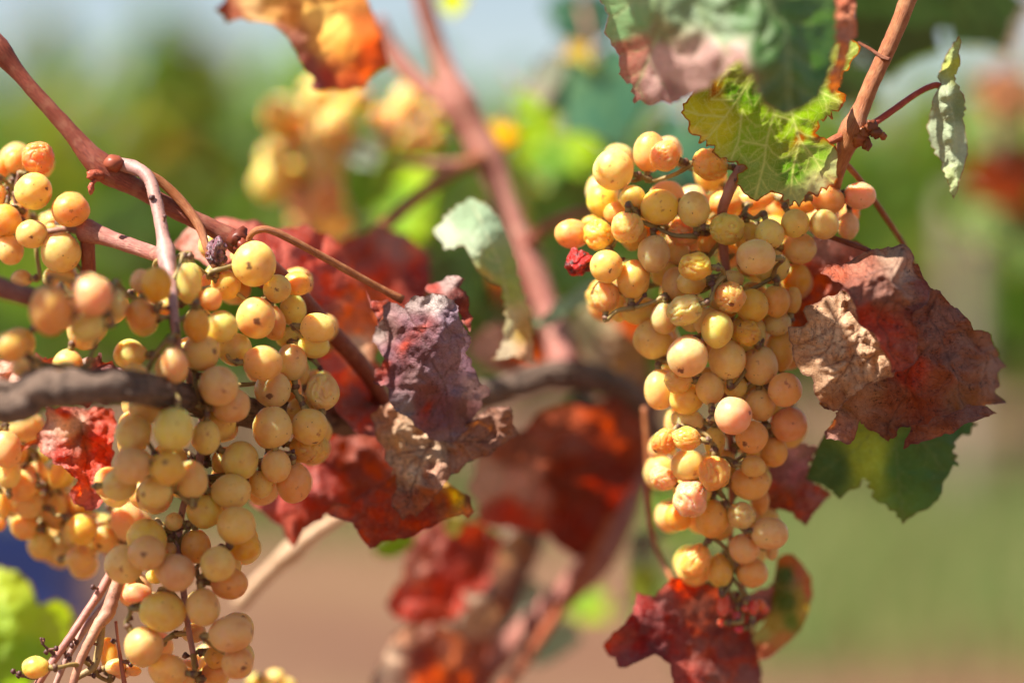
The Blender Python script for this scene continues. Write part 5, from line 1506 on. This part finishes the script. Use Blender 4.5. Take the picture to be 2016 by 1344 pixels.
flat('rusty folded leaf reaching below the bottom edge', [(715, 1380), (740, 1320), (775, 1255), (800, 1220), (860, 1225), (920, 1260), (960, 1310), (975, 1380)], 1.15,
     [(760, 1290, (.58, .44, .34)), (790, 1240, (.5, .3, .22)), (840, 1300, (.3, .07, .05)), (890, 1290, (.52, .22, .15)), (900, 1340, (.34, .08, .05)), (950, 1350, (.3, .09, .06))], 'red', back, tilt=(.025, .0), seed=33)  # tan left edge is sunlight put into the colour
flat('greyish pink dry leaf below the wide dark red one', [(880, 1195), (905, 1165), (940, 1160), (975, 1185), (990, 1230), (980, 1275), (955, 1300), (920, 1275), (890, 1245)], 1.16,
     [(910, 1190, (.52, .42, .40)), (940, 1220, (.5, .40, .38)), (970, 1240, (.42, .30, .30)), (950, 1285, (.4, .14, .12))], 'dry', back, tilt=(-.02, .02), seed=34)
flat('narrow grey dry leaf curled upright behind the red crinkled leaf', [(968, 1120), (985, 1075), (1015, 1045), (1048, 1060), (1055, 1110), (1030, 1150), (1010, 1200), (985, 1230), (970, 1180)], 1.17,
     [(990, 1090, (.52, .40, .36)), (985, 1120, (.5, .36, .36)), (1030, 1090, (.14, .08, .08)), (1020, 1150, (.16, .08, .08)), (1000, 1200, (.2, .09, .08))], 'dry', back, tilt=(.03, .0), seed=35)
flat('small fresh green leaf peeping below the dark red leaf', [(735, 1075), (770, 1055), (815, 1045), (830, 1062), (800, 1090), (770, 1100), (740, 1095)], 1.16, (.22, .42, .03), 'green', back, seed=36)
flat('olive leaf scrap beside the yellow leaf tip', [(870, 1020), (900, 1010), (920, 1030), (905, 1055), (875, 1050)], 1.12, (.36, .32, .06), 'green', back, seed=37)
flat('pale green leaf above the stout pinkish cane', [(1020, 1180), (1030, 1150), (1055, 1140), (1072, 1160), (1062, 1195), (1030, 1215), (1000, 1260), (985, 1250)], 1.24, (.40, .46, .32), 'pale', back, tilt=(.0, -.02), seed=38)
flat('pale mottled green leaf at the lower edge beside the cane', [(1040, 1250), (1080, 1215), (1120, 1220), (1150, 1260), (1110, 1290), (1060, 1310), (1030, 1300)], 1.26, (.30, .40, .26), 'pale', back, tilt=(.0, .02), seed=39)
flat('bright green leaf strip beside the low red leaf', [(1240, 1060), (1270, 1040), (1292, 1080), (1290, 1150), (1270, 1190), (1240, 1170), (1235, 1110)], 1.22, [(1260, 1070, (.28, .34, .20)), (1262, 1160, (.38, .48, .05))], 'pale', back, seed=40)
flat('slim grey green leaf beside the tapering bunch', [(1050, 640), (1100, 590), (1150, 560), (1195, 540), (1190, 570), (1140, 605), (1080, 640)], 1.12, (.26, .38, .22), 'pale', back, tilt=(.01, -.02), seed=41)
flat('tan leaf behind, between the pinkish cane and the golden bunch', [(1110, 640), (1150, 600), (1200, 610), (1225, 660), (1210, 720), (1160, 740), (1120, 700)], 1.22, [(1150, 650, (.5, .45, .26)), (1200, 680, (.5, .36, .24))], 'pale', back, tilt=(.02, .02), seed=42)
flat('withered tan leaf hanging from the old arm', [(1190, 660), (1230, 650), (1275, 690), (1280, 760), (1250, 790), (1215, 760)], 1.2, (.48, .34, .26), 'dry', back, tilt=(-.02, .02), seed=43)
flat('maroon leaf draped behind the old arm', [(1150, 800), (1220, 770), (1290, 790), (1320, 880), (1300, 960), (1230, 960), (1170, 890)], 1.25, (.22, .05, .04), 'red', back, tilt=(.02, .02), seed=44)
flat('russet leaf at the foot of the pinkish cane', [(930, 660), (980, 630), (1060, 650), (1130, 660), (1160, 720), (1080, 740), (980, 730), (925, 700)], 1.2, [(960, 660, (.5, .32, .26)), (1040, 690, (.36, .10, .06)), (1110, 690, (.4, .2, .16))], 'red', back, tilt=(.0, .03), seed=45)
flat('pale pink withered leaf below the background bunch', [(520, 520), (560, 470), (640, 430), (690, 420), (700, 450), (650, 500), (600, 560), (540, 560)], 1.24, (.52, .36, .28), 'dry', back, tilt=(.02, .02), seed=46)

# green foliage of the vine behind
DG, MG, BG, YY = (.055, .14, .05), (.09, .21, .04), (.22, .36, .03), (.5, .42, .05)
for (cx, cy, sz, d, rot, tx, ty, col, mt, lab) in (
    (1090, 300, 190, 1.38, 15, .03, .03, [(0, 0, MG), (.5, -.3, BG), (-.5, -.2, BG), (0, .7, DG)], 'green', 'broad green leaf, yellow edged, just left of the golden bunch'),
    (1190, 190, 260, 1.33, -20, .02, -.05, (.04, .12, .065), 'green_deep', 'large blue green blurred leaf behind the scorched leaf'),
    (1110, 420, 200, 1.42, 40, -.02, .05, MG, 'green_deep', 'dark green leaf behind the side cane of the pinkish fork'),
    (800, 350, 150, 1.36, 70, .03, .04, [(0, 0, BG), (.4, .2, MG), (-.4, -.2, BG)], 'green', 'yellow green leaf beside the background bunch'),
    (720, 300, 90, 1.30, -30, .02, -.04, (.36, .46, .36), 'pale', 'pale silvery leaf in front of the background bunch'),
    (790, 440, 130, 1.42, 10, .02, .04, [(0, 0, MG), (.4, .2, BG)], 'green', 'green leaf below the background bunch'),
    (1150, 40, 170, 1.40, 0, .03, -.03, (.04, .12, .065), 'green_deep', 'dark blue green leaf against the top edge'),
    (1140, 130, 110, 1.36, 50, .0, .05, [(0, 0, (.36, .32, .06)), (-.4, 0, (.45, .25, .08)), (.4, 0, BG)], 'green', 'yellowing brown leaf below the dark leaf at the top'),
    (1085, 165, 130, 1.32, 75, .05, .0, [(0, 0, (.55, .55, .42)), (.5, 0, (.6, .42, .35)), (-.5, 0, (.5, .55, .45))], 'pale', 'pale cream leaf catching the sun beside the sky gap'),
    (985, 265, 76, 1.30, 20, .0, .03, [(0, 0, (.75, .42, .05)), (.5, .3, (.5, .15, .04))], 'green', 'small golden yellow leaf beside the pinkish cane'),
    (890, 5, 70, 1.30, 0, .0, .03, (.42, .50, .04), 'green', 'lime yellow leaf at the top edge beside the cane'),
    (1000, 640, 150, 1.42, 30, .0, .04, DG, 'green_deep', 'dark green leaf low behind the pale green one'),
    (880, 560, 170, 1.45, -40, .03, .05, DG, 'green_deep', 'shaded green leaf behind the crumpled purple brown leaf'),
    (1140, 520, 170, 1.50, 10, .03, .04, DG, 'green_deep', 'shaded green leaf between the cane and the red berry'),
    (1370, 300, 240, 1.42, -10, .03, -.05, (.04, .12, .065), 'green_deep', 'big dull green leaf behind the top of the golden bunch'),
    (1290, 420, 200, 1.45, 30, .03, .04, DG, 'green_deep', 'deep green leaf hidden behind the golden berries'),
    (960, 470, 150, 1.52, 30, .03, .04, DG, 'green_deep', 'deep green leaf behind the pinkish cane'),
    (1340, 1010, 150, 1.50, 10, .03, .04, MG, 'green', 'blurred green leaf behind the tail of the golden bunch'),
    (1150, 830, 130, 1.40, 60, .03, .02, (.3, .36, .12), 'pale', 'olive leaf glimpsed under the old arm'),
    (1500, 60, 260, 1.30, 20, .03, -.05, DG, 'green_deep', 'dark leaf behind the large blue green leaf'),
    (1760, 45, 270, 1.22, 10, .03, .05, (.05, .13, .035), 'green_deep', 'dark green leaf shading the orange brown cane'),
    (1930, 20, 230, 1.28, -30, .02, .05, (.05, .125, .04), 'green_deep', 'dark green leaf in the upper corner beyond the folded pale leaf'),
    (1650, 140, 200, 1.32, 60, .02, .05, (.05, .125, .04), 'green_deep', 'shadowy green leaf behind the cane joint'),
):
    whole_leaf(cx, cy, sz, d, rot, tx, ty, col, mt, back, lab, seed=cx * .01)

RU, RS = [(0, 0, (.40, .10, .05)), (.5, 0, (.30, .05, .03)), (-.5, .3, (.48, .20, .12))], [(0, 0, (.30, .06, .04)), (.5, -.3, (.45, .22, .15)), (-.5, .3, (.24, .04, .03))]
for (cx, cy, sz, d, rot, tx, ty, col, mt, lab) in (
    (1010, 560, 120, 1.34, 40, .02, .02, RU, 'red', 'rust leaf behind the pale green leaf with a withered tip'),
    (1090, 990, 150, 1.30, -30, .02, .03, RS, 'red', 'dark red leaf behind the slender orange red cane'),
    (700, 640, 150, 1.22, 20, .02, .02, RU, 'red', 'orange red leaf behind the cane meeting the old wood'),
    (640, 830, 150, 1.20, -40, .02, .03, RS, 'red', 'dark red leaf behind the crossing old wood'),
    (1240, 640, 130, 1.36, 10, .02, .03, RU, 'red', 'rust leaf half hidden behind the golden bunch'),
    (1150, 1180, 120, 1.46, 60, .02, .03, [(0, 0, MG), (.5, 0, BG)], 'green', 'soft green leaf low beside the stout cane'),
    (1290, 1200, 130, 1.55, -20, .02, .03, MG, 'green', 'soft green leaf low behind the orange tendril'),
    (840, 220, 110, 1.42, 30, .02, .03, [(0, 0, MG), (.5, 0, BG)], 'green', 'soft green leaf behind the fork of the pinkish cane'),
    (1050, 200, 110, 1.44, -50, .02, .03, [(0, 0, BG), (-.5, 0, MG)], 'green', 'yellow green leaf below the pale sky gap'),
    (1390, 1130, 120, 1.6, 40, .02, .04, DG, 'green_deep', 'shaded soft green leaf behind the lowest berries')):
    whole_leaf(cx, cy, sz, d, rot, tx, ty, col, mt, back, lab, seed=cx * .017)

# a hazy hanging spray at the right, farther off
side = empty('grapevine', (0.62, 1.75, 0.0), 'hazy vine with rusty and dark green leaves beyond the folded pale leaf', 'grapevine')
b = MB()
b.tube([(.62, 1.75, -.05), (.63, 1.76, .5), (.60, 1.75, .95), tuple(at(2120, 20, 1.75)), tuple(at(1990, 120, 1.72)), tuple(at(1960, 330, 1.70))], [.03, .025, .02, .009, .005, .003], 12, .01, lump=.15)
b.build('trunk', MAT['old'], side)
for (cx, cy, sz, d, rot, tx, ty, col, lab) in (
    (1980, 190, 150, 1.70, 10, .04, .03, (.36, .20, .13), 'tan brown blurred leaf at the top of the hazy spray'),
    (1985, 350, 190, 1.72, -20, .04, .04, (.16, .05, .035), 'dark rusty blurred leaf in the middle of the hazy spray'),
    (1930, 250, 150, 1.78, 20, .03, .04, (.08, .14, .05), 'green blurred leaf on the near side of the hazy spray'),
    (1935, 430, 150, 1.80, 0, .03, .04, (.07, .12, .05), 'dull green blurred leaf at the bottom of the hazy spray'),
    (2030, 480, 170, 1.76, 30, .03, .04, (.05, .10, .035), 'dark green blurred leaf cut by the edge below the rusty one'),
    (2040, 290, 170, 1.76, 0, .03, .04, (.05, .10, .035), 'dark green blurred leaf cut by the edge beside the tan one')):
    whole_leaf(cx, cy, sz, d, rot, tx, ty, col, 'red' if col[0] > col[1] else 'green', side, lab, seed=cy * .013)

# unseen leaves added above the view to cast shade over the bunches
for (cx, cy, sz, d, rot, tx, ty, par) in (
    (-560, -330, 300, .818, 30, .01, .02, vine), 
    (985, -440, 300, .852, -30, .01, .02, shoot), (600, -770, 270, .870, 20, .01, .03, shoot), (640, -500, 260, .874, -30, .01, .02, shoot), (700, -960, 300, .868, 60, .01, .02, shoot),
    (-600, -750, 330, .82, -20, .01, .03, vine), (-810, -390, 250, .815, 50, .0, .03, vine), (-870, -610, 270, .818, 30, .01, .02, vine), (-610, -330, 260, .82, -50, .01, .03, vine)):
    whole_leaf(cx, cy, sz, d, rot, tx, ty, (.06, .15, .04), 'green_waxy', par, seed=cx * .01)
for (cx, cy, sz, d, rot, par) in ((1250, -330, 420, 1.04, 20, shoot), (1620, -300, 400, 1.06, -30, shoot), (1900, -260, 380, 1.10, 10, shoot), (1450, -560, 420, 1.02, 50, shoot), (1780, -620, 420, 1.08, -20, shoot),
                               (620, -420, 380, 1.10, 20, vine), (250, -380, 360, 1.12, -20, vine), (-80, -300, 360, 1.08, 40, vine), (420, -640, 420, 1.06, 10, vine), (60, -660, 400, 1.04, -40, vine), (860, -640, 420, 1.12, 0, back), (1100, -520, 360, 1.2, 30, back), (900, -1000, 420, 1.1, -10, vine), (1180, -840, 440, 1.16, 20, shoot), (1580, -940, 440, 1.14, 40, shoot), (2140, -420, 400, 1.0, -20, shoot), (2100, -820, 420, 1.08, 30, shoot), (-420, -500, 420, 1.1, 10, vine), (-300, -900, 420, 1.15, -30, vine)):
    whole_leaf(cx, cy, sz, d, rot, .02, -.05, (.06, .15, .04), 'green_waxy', par, seed=cx * .011)  # more unseen leaves, added to hold back light from the sky

for pt, lf in ((PET_A, LF_A), (PET_B, LF_B), (PET_C, LF_C), (PET_D, LF_D)):      # a petiole is part of its leaf
    pt.location = pt.location - lf.location
    pt.parent = lf
